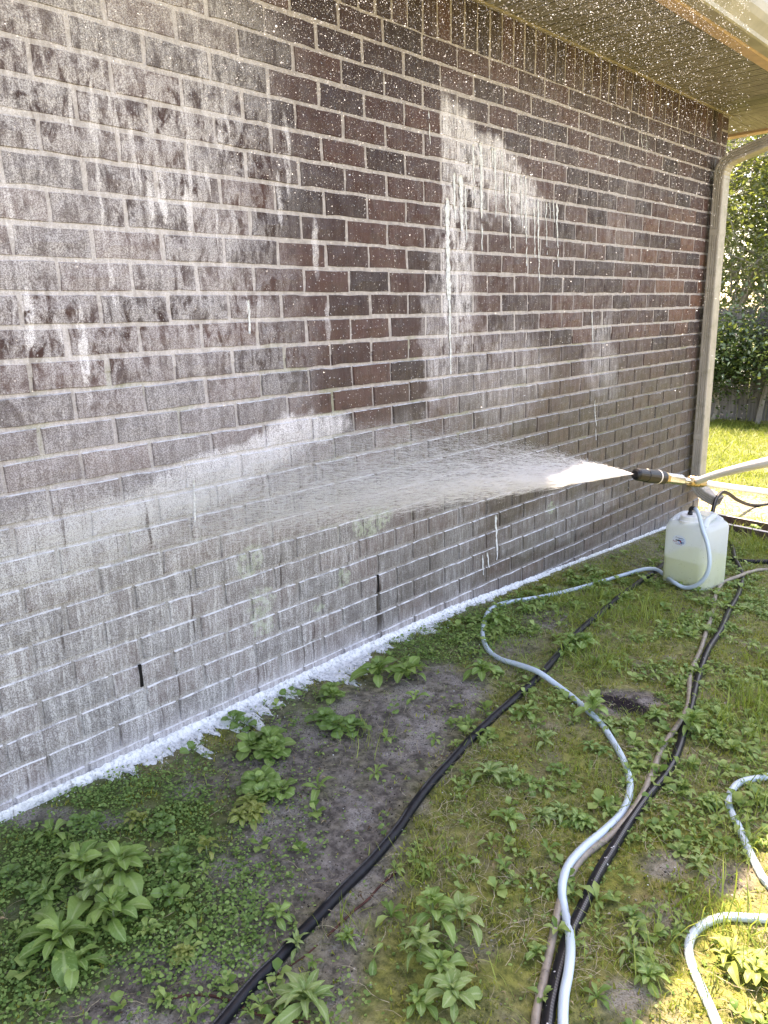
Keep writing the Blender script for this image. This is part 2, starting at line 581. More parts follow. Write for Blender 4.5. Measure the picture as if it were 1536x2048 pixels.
def soffit_mat():
    b = NB('painted_soffit')
    P, x, y, z = b.pos()
    n = b.noise(P, 9, 4, 0.6)
    c = b.mix(b.ss(0.3, 0.7, n), (0.215, 0.195, 0.172), (0.30, 0.275, 0.245))
    gr = b.ss(0.45, 0.7, b.noise(P, 3.0, 4, 0.6))
    c = b.mix(b.mul(gr, 0.35), c, (0.17, 0.155, 0.10))
    wet = b.ss(0.30, 0.12, b.vor(P, 110))
    c = b.mix(b.mul(wet, b.ss(2.6, 1.2, y, 0.25, 0.9)), c, (0.62, 0.58, 0.50))
    # rows of vent holes
    hx = b.m('FRACT', b.mul(b.sub(x, 0.0), 55.0))
    hy = b.m('FRACT', b.mul(y, 39.37))
    hole = b.mul(b.ss(0.32, 0.22, b.m('ABSOLUTE', b.sub(hx, 0.5))), b.ss(0.30, 0.18, b.m('ABSOLUTE', b.sub(hy, 0.5))))
    c = b.mix(b.mul(hole, 0.08), c, (0.06, 0.05, 0.04))
    gb = b.m('FRACT', b.mul(b.sub(YC + OVY, y), 1 / 0.1016 * 1.0))
    on_long = b.ss(YC, YC - 0.01, y)
    groove_shade = b.mul(b.ss(0.42, 0.49, b.m('ABSOLUTE', b.sub(gb, 0.5))), on_long)  # shade of the board grooves put into the colour as dark lines
    c = b.mix(b.mul(groove_shade, 0.75), c, (0.05, 0.042, 0.032))
    nm = b.bump(b.noise(P, 40, 3), 0.15, 0.003)
    return b.done(b.bsdf(c, 0.5, 0.4, nm))


MAT['soffit'] = soffit_mat()
MAT['trim'] = simple('beige_trim', (0.36, 0.31, 0.23), 0.45, 0.4, var=0.12, scale=14)
MAT['fascia'] = simple('tan_fascia', (0.60, 0.42, 0.30), 0.5, 0.4, var=0.15, scale=6)
MAT['gutter'] = simple('beige_gutter', (0.37, 0.335, 0.28), 0.4, 0.5, var=0.18, scale=5)
MAT['roof'] = simple('roof_shingle', (0.11, 0.095, 0.08), 0.9, 0.2, var=0.3, scale=20)


def downspout_mat():
    b = NB('beige_downspout')
    P, x, y, z = b.pos()
    n = b.noise(b.vec(b.mul(x, 20), b.mul(y, 20), b.mul(z, 3)), 1.5, 4, 0.6)
    c = b.mix(b.ss(0.3, 0.7, n), (0.34, 0.30, 0.255), (0.44, 0.39, 0.335))
    g = b.ss(0.50, 0.66, b.noise(P, 14, 5, 0.7))
    c = b.mix(b.mul(g, 0.4), c, (0.17, 0.165, 0.09))
    s = b.ss(0.22, 0.10, b.vor(P, 60))
    c = b.mix(b.mul(s, 0.5), c, (0.6, 0.58, 0.55))
    return b.done(b.bsdf(c, 0.38, 0.5, b.bump(b.noise(P, 80, 3), 0.12, 0.002)))


MAT['spout'] = downspout_mat()

# ------------------------------------------------------------------ ground
XS = np.unique(np.concatenate([np.linspace(-80, -12, 12), np.linspace(-12, -3.2, 30), np.linspace(-3.2, 0, 60), np.arange(0, 2.1, 0.02), np.linspace(2.1, 5, 50), np.linspace(5, 12, 20), np.linspace(12, 80, 12)]))
YS = np.unique(np.concatenate([np.linspace(-60, -6, 12), np.linspace(-6, -1, 40), np.arange(-1, 4.6, 0.02), np.linspace(4.6, 14, 140), np.linspace(14, 120, 25)]))
GX, GY = np.meshgrid(XS, YS)
GZ = gz(GX, GY)


# vegetation zones (photograph pixel, radius x, radius y, weight) turned into places on the ground
def zone(x, y, blobs):
    P = np.stack([x, y, gz(x, y)], -1)
    q = P - CAM
    c = q @ CF
    c = np.where(c < 0.3, 0.3, c)
    px = 768 + FOC * (q @ CR) / c
    py = 1024 - FOC * (q @ CU) / c
    w = np.zeros_like(px)
    for (bx, by, rx, ry, a) in blobs:
        d = ((px - bx) / rx) ** 2 + ((py - by) / ry) ** 2
        w = np.maximum(w, a * np.clip(1.5 - d, 0, 1))
    return w


SOIL = [(640, 1600, 190, 200, 1), (760, 1480, 170, 110, 1), (860, 1400, 120, 70, 1), (560, 1780, 150, 130, .9), (420, 1960, 210, 90, 1), (330, 2030, 250, 60, 1), (640, 1900, 110, 130, .85), (700, 1770, 110, 90, .9),
        (1245, 1405, 75, 26, 1.2), (1325, 1730, 50, 34, .75), (1470, 1760, 50, 40, .8), (1250, 1990, 60, 30, .7), (1300, 1850, 60, 40, .4), (1090, 1235, 50, 25, .7), (520, 1530, 90, 40, .8), (130, 1640, 120, 25, .8), (420, 1575, 100, 30, .8),
        (1000, 1300, 70, 30, .5), (1330, 1130, 90, 40, .35), (950, 1890, 50, 40, .4)]
CLOV = [(300, 1900, 260, 200, 1), (120, 1800, 200, 220, 1), (60, 1980, 160, 120, 1), (420, 1780, 170, 160, 1), (520, 1680, 120, 120, .75), (250, 1620, 230, 70, .9), (600, 1440, 80, 60, .5), (880, 1290, 120, 45, .6), (1000, 1250, 90, 40, .5), (640, 2000, 120, 60, .4), (480, 1560, 140, 60, .5)]
MOSS = [(1000, 1620, 220, 260, .8), (1050, 1900, 180, 160, 1), (1330, 1800, 200, 200, 1), (760, 1960, 170, 110, .9), (640, 1980, 120, 80, .8), (1100, 1480, 150, 120, .7), (520, 1480, 130, 40, .9), (420, 1600, 150, 50, .7), (500, 1640, 100, 100, .6), (850, 1240, 80, 30, .8), (1150, 1170, 200, 40, .7), (1300, 1300, 200, 150, .5), (1450, 1350, 150, 250, .5), (900, 1780, 120, 120, .7), (1440, 1900, 160, 160, .7)]
GRASS = [(1180, 1230, 300, 110, .8), (1400, 1350, 260, 260, .9), (1450, 1650, 150, 250, .8), (1130, 1600, 230, 250, .75), (1000, 1480, 110, 130, .6), (900, 1800, 120, 160, .5), (1250, 1900, 200, 160, .5), (1450, 1950, 200, 200, 1), (1050, 1350, 110, 50, .7), (900, 1290, 60, 20, .3), (1000, 1950, 160, 150, .4)]


def fract_noise(x, y, s, seed):
    return 0.5 + 0.5 * snoise(x, y, s, seed)


soilA = np.clip(zone(GX, GY, SOIL) + 0.35 * snoise(GX, GY, 14, 3) + .12 * snoise(GX, GY, 40, 9), 0, 1)
mossA = np.clip(zone(GX, GY, MOSS) + 0.4 * snoise(GX, GY, 9, 5), 0, 1)
clovA = np.clip(zone(GX, GY, CLOV) + 0.3 * snoise(GX, GY, 11, 8), 0, 1)
GZf = GZ + np.where((GX > 0.05) & (GX < 2.1) & (GY > -1) & (GY < 5), 0.0022 * snoise(GX, GY, 55, 2) + 0.003 * snoise(GX, GY, 24, 7), 0)


def ground_mat():
    b = NB('soil_and_moss')
    P, x, y, z = b.pos()
    n1 = b.noise(P, 6, 5, 0.65)
    n2 = b.noise(P, 38, 5, 0.7)
    n3 = b.noise(P, 210, 3, 0.7)
    soil = b.mix(b.ss(0.35, 0.7, n2), (0.075, 0.063, 0.054), (0.25, 0.215, 0.185))
    sand = b.mul(b.ss(0.46, 0.62, n1), b.ss(0.35, 0.6, n3))
    soil = b.mix(b.mul(sand, 0.7), soil, (0.44, 0.40, 0.37))
    moss = b.mix(b.ss(0.35, 0.68, n2), (0.095, 0.105, 0.022), (0.29, 0.285, 0.065))
    moss = b.mix(b.mul(b.ss(0.48, 0.65, n1), 0.55), moss, (0.23, 0.175, 0.085))
    clov = b.mix(n2, (0.05, 0.075, 0.018), (0.11, 0.155, 0.036))
    lawn = b.mix(b.ss(0.4, 0.65, b.noise(P, 2.2, 4, 0.6)), (0.075, 0.10, 0.018), (0.16, 0.16, 0.045))
    dry = b.ss(0.50, 0.62, b.noise(b.vec(x, b.mul(y, 1.7), 0), 1.3, 4, 0.6))
    far = b.ss(3.9, 4.4, y)
    c = b.mix(0.6, soil, moss)
    c = b.mix(b.attr('moss'), c, moss)
    c = b.mix(b.attr('clover'), c, clov)
    c = b.mix(b.attr('soil'), c, soil)
    lawn = b.mix(b.mul(dry, 0.6), lawn, (0.30, 0.26, 0.17))
    deb = b.mul(b.ss(5.9, 5.2, b.add(y, b.mul(b.sub(n1, 0.5), 2.0))), b.ss(0.36, 0.6, n2))
    lawn = b.mix(deb, lawn, (0.40, 0.34, 0.27))
    lawn = b.mix(b.ss(0.60, 0.66, n3, 0, 0.7), lawn, (0.07, 0.05, 0.035))
    c = b.mix(far, c, lawn)
    pd = b.add(b.m('POWER', b.m('DIVIDE', b.sub(x, PIT[0]), 0.105), 2.0), b.m('POWER', b.m('DIVIDE', b.sub(y, PIT[1]), 0.062), 2.0))
    c = b.mix(b.ss(1.2, 0.6, b.add(pd, b.mul(b.sub(n2, 0.5), 1.2))), c, (0.022, 0.015, 0.016))
    h = b.add(b.mul(n2, 1.0), b.mul(n3, 0.5))
    return b.done(b.bsdf(c, 0.9, 0.25, b.bump(h, 0.9, 0.012)))


nx, ny = len(XS), len(YS)
idx = np.arange(nx * ny).reshape(ny, nx)
gf = np.stack([idx[:-1, :-1].ravel(), idx[:-1, 1:].ravel(), idx[1:, 1:].ravel(), idx[1:, :-1].ravel()], 1)
ground = obj('ground', mesh('ground', np.stack([GX.ravel(), GY.ravel(), GZf.ravel()], 1), gf, True, ground_mat(),
                            dict(soil=soilA.ravel(), moss=mossA.ravel(), clover=clovA.ravel())), kind='structure')

# ------------------------------------------------------------------ house
house = empty('brick_house', (0, 0, 0), 0, 'dark brick house wall with tan eaves, gutter and downspout, being pressure washed', 'house')
wall = MB()
# core of the wall: the mortar bed behind the brick faces
zj = 14.5 * H
wall.box(-0.10, -0.0055, -6.0, YC - 0.0055, zj, ZS + 0.10)
wall.box(-0.10, -0.0085, -6.0, YC - 0.0055, -0.6, zj - 0.0002)
wall.box(-8.0, -0.1, YC - 0.10, YC - 0.0045, -0.6, ZS + 0.10)
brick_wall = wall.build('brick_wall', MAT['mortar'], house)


def brick_mesh(name, L, Hh, D, seed, tint, nxs=5, nzs=3):
    """brick centred on the face plane, length along y, face towards +x, ragged arrises"""
    r = np.random.default_rng(seed)
    V = []
    ys = np.linspace(-L / 2, L / 2, nxs)
    zs = np.linspace(-Hh / 2, Hh / 2, nzs)
    for j, z in enumerate(zs):
        for i, y in enumerate(ys):
            edge = (i in (0, nxs - 1)) or (j in (0, nzs - 1))
            xx = -0.0028 if edge else r.normal(0, 0.0006)
            V.append((xx + r.normal(0, 0.0004), y + (r.normal(0, 0.0013) if edge else r.normal(0, 0.004)), z + (r.normal(0, 0.0012) if edge else 0)))
    V = [(-0.0028 if False else v[0], v[1], v[2]) for v in V]
    # ring just behind the arris then the back
    ring = [i for i in range(nxs)] + [nxs * j + nxs - 1 for j in range(1, nzs)] + [nxs * (nzs - 1) + i for i in range(nxs - 2, -1, -1)] + [nxs * j for j in range(nzs - 2, 0, -1)]
    n0 = len(V)
    for k in ring:
        v = V[k]
        V.append((-D, v[1] + 0.001 * np.sign(v[1]), v[2] + 0.001 * np.sign(v[2])))
        V[k] = (v[0], v[1] * (1 - 0.0022 / (L / 2)) if abs(v[1]) > L / 2 - 0.01 else v[1], v[2] * (1 - 0.0022 / (Hh / 2)) if abs(v[2]) > Hh / 2 - 0.01 else v[2])
    F = []
    for j in range(nzs - 1):
        for i in range(nxs - 1):
            a = j * nxs + i
            F.append((a, a + 1, a + nxs + 1, a + nxs))
    m = len(ring)
    for k in range(m):
        F.append((ring[k], n0 + k, n0 + (k + 1) % m, ring[(k + 1) % m]))
    return V, F, tint


JT = 0.0105
variants = [brick_mesh('b%d' % k, S - JT, H - JT, 0.012, k, (k * 0.618) % 1) for k in range(14)]
variants_h = [brick_mesh('h%d' % k, S / 2 - JT, H - JT, 0.012, 40 + k, (k * 0.618) % 1, 4, 3) for k in range(4)]
variants_s = [brick_mesh('s%d' % k, H - JT, 0.20, 0.012, 80 + k, (k * 0.618 + .3) % 1, 3, 4) for k in range(8)]
meshes = {}


def shared(kind, k):
    src = {'b': variants, 'h': variants_h, 's': variants_s}[kind][k]
    if (kind, k) not in meshes:
        me = mesh('brick' if kind != 's' else 'soldier_brick', src[0], src[1], False, MAT['brick'], dict(tint=[src[2]] * len(src[0])))
        meshes[(kind, k)] = me
    return meshes[(kind, k)]


placed = []   # kind, variant, y, z, dx, roll
weeps = [wpt(282, 1350), wpt(757, 1180)]
for c in range(-4, 28):
    zc = (c + 0.5) * H
    odd = (c - 17) % 2 == 0      # rows just above the eye line have joints at the half positions
    n = 21.0 if odd else 21.5
    yy = YC - (0.5 * S if odd else 0.0)
    if odd:
        placed.append(('h', random.randrange(4), YC - S / 4, zc))
    while yy > -6 + S:
        placed.append(('b', random.randrange(14), yy - S / 2, zc))
        yy -= S
ys = YC - S / 2 - H / 2
while ys > -6:
    placed.append(('s', random.randrange(8), ys, 28 * H + 0.0975 + 0.002))
    ys -= H
placed.append(('h', 1, YC - S / 4, 28 * H + 0.5 * H))
placed.append(('h', 2, YC - S / 4, 28 * H + 1.5 * H))


def vis(y, z):
    a, b_, c = project((0, y, z))
    return c > 0.2 and -40 < a < 1500 and -40 < b_ < 2088


cand = sorted([p for p in placed if vis(p[2], p[3])], key=lambda p: project((0, p[2], p[3]))[2])
own_b = [p for p in cand if p[0] != 's'][:300]
own_s = [p for p in cand if p[0] == 's'][:300]
own = set(id(p) for p in own_b + own_s)


def jit(p):
    r = random.Random(hash((round(p[2], 3), round(p[3], 3))) & 0xffff)
    return (max(-0.0007, min(0.0018, r.gauss(0.0003, 0.0008))), r.gauss(0, 0.0012), r.gauss(0, 0.0010), r.gauss(0, 0.005))


rest = {'brick': ([], [], []), 'soldier_brick': ([], [], [])}
for p in placed:
    dx, dy, dz, rx = jit(p)
    if id(p) in own:
        nm = 'soldier_brick' if p[0] == 's' else 'brick'
        o = obj(nm, shared(p[0], p[1]), brick_wall, (dx, p[2] + dy, p[3] + dz), (rx, 0, 0))
    else:
        V, F, t = {'b': variants, 'h': variants_h, 's': variants_s}[p[0]][p[1]]
        k = 'soldier_brick' if p[0] == 's' else 'brick'
        A = rest[k]
        n = len(A[0])
        A[0].extend([(v[0] + dx, v[1] + p[2] + dy, v[2] + p[3] + dz) for v in V])
        A[1].extend([tuple(i + n for i in f) for f in F])
        A[2].extend([random.random()] * len(V))
# return wall past the corner, laid as headers and stretchers too
for c in range(-4, 30):
    zc = (c + 0.5) * H
    xx = -0.0 - (0.0 if (c % 2) else 0.5 * S)
    if not (c % 2) == 0:
        pass
    while xx > -4:
        V, F, t = variants[random.randrange(14)]
        A = rest['brick']
        n = len(A[0])
        # face towards +y: (x,y,z) -> (-y, x, z)
        A[0].extend([(-v[1] + xx - S / 2, YC + v[0], v[2] + zc) for v in V])
        A[1].extend([tuple(i + n for i in f) for f in F])
        A[2].extend([random.random()] * len(V))
        xx -= S
for k, A in rest.items():
    if A[0]:
        obj(k, mesh(k, A[0], A[1], False, MAT['brick'], dict(tint=A[2])), brick_wall, kind='stuff')
for (wy, wz) in weeps:
    row = math.floor(wz / H)
    MB().box(-0.004, 0.0015, wy - 0.0045, wy + 0.0045, row * H + 0.006, (row + 1) * H - 0.004).build('weep_hole', MAT['weep'], brick_wall)

# --- soffit, boards running out from the wall; mitred round the corner
soffit = empty('soffit', (0, 0, 0), parent=house)


def board(a0, a1, lo0, hi0, lo1, hi1, along='x'):
    """one board between a0..a1 (cross direction) with ends lo/hi at either edge; V-groove edges and two beads"""
    w = a1 - a0
    prof = [(0.0, 0.008), (0.004, 0.0), (w * 0.33 - 0.002, 0.0), (w * 0.33, 0.005), (w * 0.33 + 0.002, 0.0), (w * 0.66 - 0.002, 0.0), (w * 0.66, 0.005), (w * 0.66 + 0.002, 0.0), (w - 0.004, 0.0), (w, 0.008), (w, 0.012), (0, 0.012)]
    V = []
    for end in (0, 1):
        for (u, dz) in prof:
            t = u / w
            L = (lo0 + (lo1 - lo0) * t) if end == 0 else (hi0 + (hi1 - hi0) * t)
            V.append((L, a0 + u, ZS + dz) if along == 'x' else (a0 + u, L, ZS + dz))
    n = len(prof)
    F = [(k, (k + 1) % n, n + (k + 1) % n, n + k) for k in range(n)]
    F += [tuple(range(n)), tuple(range(2 * n - 1, n - 1, -1))]
    return V, F


BW = 0.1016
y = YC + OVY
k = OV / OVY
while y > -3.2:
    y0 = y - BW
    lo = lambda t: max(0.0, (t - YC) * k)
    if lo(y) < OV - 0.002 or lo(y0) < OV - 0.002:
        V, F = board(y0 + 0.0006, y - 0.0006, lo(y0), OV, min(lo(y), OV - 0.0005), OV)
        obj('soffit_board', mesh('soffit_board', V, F, False, MAT['soffit']), soffit)
    y = y0
x = OV
while x > -2.2:
    x0 = x - BW
    lo = lambda t: YC + 0.0 + max(0.0, t / k)
    V, F = board(x0 + 0.0006, x - 0.0006, lo(x0) + 0.0005, YC + OVY, min(lo(x), YC + OVY - 0.0005), YC + OVY, 'y')
    obj('soffit_board', mesh('soffit_board', V, F, False, MAT['soffit']), soffit)
    x = x0
MB().box(0.0005, 0.014, -6, YC + 0.014, ZS - 0.009, ZS - 0.0005).box(-6, 0.0145, YC + 0.0005, YC + 0.0145, ZS - 0.0095, ZS - 0.001).build('wall_trim', MAT['trim'], soffit)


def sweep_eave(name, prof, mat, parent, ends=True, far=True, smooth=False, yend=None):
    """prof: (offset outwards from soffit edge, z) open polyline; runs along the long eave, turns the corner"""
    V = []
    n = len(prof)
    for (d, z) in prof: V.append((OV + d, -6.0, z))
    for (d, z) in prof: V.append((OV + d, (YC + OVY + d) if yend is None else yend, z))
    if far:
        for (d, z) in prof: V.append((-8.0, YC + OVY + d, z))
    F = []
    for s in range(2 if far else 1):
        for k in range(n):
            a = s * n + k
            b_ = s * n + (k + 1) % n
            F.append((a, b_, b_ + n, a + n))
    if not far: F += [tuple(range(n - 1, -1, -1)), tuple(range(n, 2 * n))]
    return obj(name, mesh(name, V, F, smooth, mat), parent)


sweep_eave('fascia', [(0.0, ZS - 0.014), (0.060, ZS - 0.020), (0.070, ZS - 0.012), (0.070, ZS + 0.14), (0.0, ZS + 0.14)], MAT['fascia'], house)
g0 = 0.073
gp = [(g0, ZS + 0.115), (g0, ZS - 0.012), (g0 + 0.004, ZS - 0.020), (g0 + 0.052, ZS - 0.020), (g0 + 0.060, ZS - 0.016), (g0 + 0.064, ZS - 0.002), (g0 + 0.074, ZS + 0.010), (g0 + 0.092, ZS + 0.030),
      (g0 + 0.105, ZS + 0.055), (g0 + 0.112, ZS + 0.085), (g0 + 0.112, ZS + 0.112), (g0 + 0.098, ZS + 0.116), (g0 + 0.098, ZS + 0.110), (g0 + 0.108, ZS + 0.108), (g0 + 0.108, ZS + 0.086), (g0 + 0.100, ZS + 0.057), (g0 + 0.088, ZS + 0.034), (g0 + 0.060, ZS + 0.002), (g0 + 0.05, ZS - 0.016), (g0 + 0.003, ZS - 0.016), (g0 + 0.003, ZS + 0.115)]
gut = sweep_eave('gutter', gp, MAT['gutter'], house, far=False, yend=YC + OVY + 0.05)
# roof: hip planes over the eaves
rz = ZS + 0.125
p = 0.42
rx, ry = OV + 0.075, YC + OVY + 0.06
run = 4.2
V = [(rx, -12, rz), (rx, ry, rz), (-8.5, ry, rz), (rx - run, -12, rz + run * p), (rx - run, ry - run, rz + run * p), (-8.5, ry - run, rz + run * p)]
V += [(a, b_, c + 0.03) for a, b_, c in V]
F = [(0, 3, 4, 1), (1, 4, 5, 2), (6, 7, 10, 9), (7, 8, 11, 10), (0, 1, 7, 6), (1, 2, 8, 7), (3, 9, 10, 4), (4, 10, 11, 5), (0, 6, 9, 3), (2, 5, 11, 8)]
obj('roof', mesh('roof', V, F, False, MAT['roof']), house)
MB().box(-8.0, -7.9, -6, YC - 0.2, -0.7, ZS + 0.1).box(-8, -0.2, -6, -5.9, -0.7, ZS + 0.1).build('rear_wall', MAT['mortar'], house)

# --- downspout: ribbed rectangular tube swept up the wall and out to the gutter
SX, SY = 0.064, 0.102


def ribbed_profile(sx, sy, ribs=True, off=0.0):
    """closed outline in (a: away from wall, b: along wall)"""
    pts = []
    hx, hy, r = sx / 2 + off, sy / 2 + off, 0.007
    def side(p0, p1, nrm, nr):
        p0, p1, nrm = np.array(p0), np.array(p1), np.array(nrm)
        L = np.linalg.norm(p1 - p0)
        out = [p0]
        if ribs and nr:
            for k in range(nr):
                t = (k + 1) / (nr + 1)
                for du, dn in ((-0.0042, 0), (-0.0022, -0.0060), (0.0022, -0.0060), (0.0042, 0)):
                    out.append(p0 + (p1 - p0) * (t + du / L) + nrm * dn)
        out.append(p1)
        return out
    pts += side((-hx + r, -hy), (hx - r, -hy), (0, -1), 3)
    pts += [np.array((hx - 0.3 * r, -hy + 0.3 * r))]
    pts += side((hx, -hy + r), (hx, hy - r), (1, 0), 0)
    pts += [np.array((hx - 0.3 * r, hy - 0.3 * r))]
    pts += side((hx - r, hy), (-hx + r, hy), (0, 1), 3)
    pts += [np.array((-hx + 0.3 * r, hy - 0.3 * r))]
    pts += side((-hx, hy - r), (-hx, -hy + r), (-1, 0), 0)
    pts += [np.array((-hx + 0.3 * r, -hy + 0.3 * r))]
    return np.array(pts)


SYC = 4.172


def sweep_spout(name, path, scale=None, parent=None, ribs=True, off=0.0, mat=None, cap=False):
    prof = ribbed_profile(SX, SY, ribs, off)
    P = np.array(path, float)
    T = np.gradient(P, axis=0)
    T /= np.linalg.norm(T, axis=1)[:, None]
    V = []
    for i, (q, t) in enumerate(zip(P, T)):
        nrm = np.array([t[1], -t[0]])     # in-plane normal: for t=(0,1) -> (1,0)
        s = 1.0 if scale is None else scale[i]
        for (a, b_) in prof:
            V.append((q[0] + nrm[0] * a * s, SYC + b_ * (1 + (s - 1) * 0.5), q[1] + nrm[1] * a * s))
    n = len(prof)
    F = []
    for i in range(len(P) - 1):
        for k in range(n):
            F.append((i * n + k, i * n + (k + 1) % n, (i + 1) * n + (k + 1) % n, (i + 1) * n + k))
    if cap: F += [tuple(range(n - 1, -1, -1))]
    return obj(name, mesh(name, V, F, False, mat or MAT['spout']), parent)


def arc(c, r, a0, a1, n):
    return [(c[0] + r * math.cos(t), c[1] + r * math.sin(t)) for t in np.linspace(a0, a1, n)]


spx = 0.053
spout = sweep_spout('downspout', [(spx, 0.20), (spx, 0.6), (spx, 1.1), (spx, 1.6), (spx, 2.07)], parent=house)
# top elbow turns outwards
ar = arc((spx + 0.105, 2.07), 0.105, math.pi, math.pi / 2 + R(15), 15)
e2 = ar[-1]
dirx = (math.cos(R(15)), math.sin(R(15)))
far_e = (e2[0] + dirx[0] * 0.42, e2[1] + dirx[1] * 0.42)
top = [(spx, 2.05)] + ar + [far_e]
sc = [1.06] + [1.06 if (i % 3) else 1.0 for i in range(len(ar))] + [1.0]
sweep_spout('elbow', top, sc, spout)
o2 = arc((far_e[0], far_e[1] + 0.075), 0.075, -math.pi / 2 + R(15), -R(2), 8)
sweep_spout('outlet', o2 + [(o2[-1][0], ZS - 0.018)], None, spout)
# bottom elbow kicks out from the wall
ar = arc((spx + 0.12, 0.185), 0.12, math.pi, math.pi * 1.5 - R(22), 15)
e2 = ar[-1]
d2 = (math.cos(-R(22)), math.sin(-R(22)))
bot = [(spx, 0.22)] + ar + [(e2[0] + d2[0] * 0.085, e2[1] + d2[1] * 0.085)]
sc = [1.06] + [1.07 if (i % 3) else 1.0 for i in range(len(ar))] + [1.05]
sweep_spout('elbow', bot[::-1], sc[::-1], spout)
for z in (1.745, 0.47):
    pr = sweep_spout('strap', [(spx, z - 0.018), (spx, z + 0.018)], None, spout, ribs=False, off=0.0015)
ELB_END = (bot[-1][0], SYC, bot[-1][1])

# ------------------------------------------------------------------ fence, far boards, channel
def wood_mat():
    b = NB('weathered_fence_wood')
    P, x, y, z = b.pos()
    n = b.noise(b.vec(b.mul(x, 40), y, b.mul(z, 3)), 1.0, 5, 0.65)
    t = b.orand()
    c = b.mix(b.ss(0.3, 0.7, n), (0.13, 0.12, 0.115), (0.27, 0.25, 0.235))
    c = b.mix(b.mul(t, 0.4), c, (0.12, 0.11, 0.10))
    kn = b.ss(0.16, 0.08, b.vor(b.vec(b.mul(x, 3), y, b.mul(z, 2)), 1.6))
    c = b.mix(kn, c, (0.04, 0.035, 0.03))
    return b.done(b.bsdf(c, 0.85, 0.2, b.bump(n, 0.4, 0.006)))


MAT['wood'] = wood_mat()
FY = 12.45
fence = empty('wooden_fence', (-2.0, FY, float(gz(-2, FY))), 0, 'grey weathered vertical board fence at the back of the lawn, half hidden by shrubs', 'fence')
fv = []
pick = MB()
w, hh = 0.138, 1.85
pick.add([(0, 0, 0), (w, 0, 0), (w, 0, hh - 0.03), (w - 0.03, 0, hh), (0.03, 0, hh), (0, 0, hh - 0.03), (0, 0.017, 0), (w, 0.017, 0), (w, 0.017, hh - 0.03), (w - 0.03, 0.017, hh), (0.03, 0.017, hh), (0, 0.017, hh - 0.03)],
         [(0, 1, 2, 3, 4, 5), (11, 10, 9, 8, 7, 6)] + [(k, k + 6, (k + 1) % 6 + 6, (k + 1) % 6) for k in range(6)])
pm = mesh('fence_board', pick.v, pick.f, False, MAT['wood'])
x = -6.5
k = 0
while x < 1.5:
    obj('fence_board', pm, fence, (x + 2.0, random.gauss(0, 0.004), random.gauss(0.03, 0.02)), (random.gauss(0, 0.006), random.gauss(0, 0.008), 0))
    x += 0.149 + random.gauss(0, 0.002)
for z in (0.3, 0.95, 1.6):
    MB().box(-4.5, 3.5, 0.022, 0.06, z, z + 0.09).build('rail', MAT['wood'], fence)
x = -4.5
while x < 3.6:
    MB().box(x, x + 0.09, 0.062, 0.15, -0.1, 1.8).build('post', MAT['wood'], fence)
    x += 2.4

MAT['brownmetal'] = simple('brown_painted_metal', (0.115, 0.075, 0.062), 0.4, 0.5, var=0.15, scale=8)
MAT['ring_litedge'] = simple('pale_ring_and_sunlit_edge', (0.62, 0.58, 0.55), 0.4, 0.5)  # pale nozzle ring; also paints the sunlit rims of the brown channel


def channel():
    a0 = gpt(1440, 1062); a1 = gpt(1536, 1083)
    d = (a1 - a0); d[2] = 0; d /= np.linalg.norm(d)
    n = np.array([-d[1], d[0], 0.0])
    if n[1] < 0: n = -n
    root_p = a0 - d * 0.15
    o = empty('metal_channel', tuple(root_p), math.atan2(d[1], d[0]), 'brown metal gutter section lying open side up on the grass behind the plastic jug', 'gutter section')
    L = 2.6
    W_ = 0.15
    hgt = 0.052
    m = MB()
    m.box(0, L, 0, 0.003, 0, hgt)
    m.box(0, L, W_, W_ + 0.003, 0, hgt + 0.012)
    m.box(0, L, 0.003, W_, 0, 0.003)
    m.build('tray', MAT['brownmetal'], o)
    m = MB()
    m.box(0, L, -0.002, 0.024, hgt, hgt + 0.003)
    m.box(0, L, W_ - 0.004, W_ + 0.012, hgt + 0.0125, hgt + 0.0155)
    m.build('sunlit_edge', MAT['ring_litedge'], o)  # sunlight on the channel's top edges painted as pale strips


channel()

# ------------------------------------------------------------------ vegetation materials
def leaf_mat(name, lo, hi, mid=(0.2, 0.28, 0.12), rough=0.5, trans=0.35, attr=False, uvv=True, spec=0.4):
    b = NB(name)
    P = b.pos()[0]
    t = b.attr('rnd') if attr else b.orand()
    n = b.noise(P, 60, 3, 0.6)
    c = b.mix(b.m('FRACT', b.add(t, b.mul(n, 0.25))), lo, hi)
    if uvv:
        uv = b.node('ShaderNodeUVMap').outputs[0]
        s = b.node('ShaderNodeSeparateXYZ', {0: uv})
        midrib = b.ss(0.10, 0.02, b.m('ABSOLUTE', b.sub(s.outputs[1], 0.5)))
        c = b.mix(b.mul(midrib, 0.65), c, mid)
        side = b.m('SINE', b.mul(b.add(s.outputs[0], b.mul(b.m('ABSOLUTE', b.sub(s.outputs[1], 0.5)), -0.35)), 70))
        c = b.mix(b.ss(0.7, 1.0, side, 0, 0.18), c, mid)
        c = b.mix(b.ss(0.55, 0.72, b.noise(P, 140, 2), 0, 0.3), c, mid)
    sh = b.bsdf(c, rough, spec)
    tr = b.node('ShaderNodeBsdfTranslucent', {0: b.mix(0.5, c, (0.35, 0.45, 0.05))}).outputs[0]
    mx = b.node('ShaderNodeMixShader', {0: trans, 1: sh, 2: tr}).outputs[0]
    return b.done(mx)


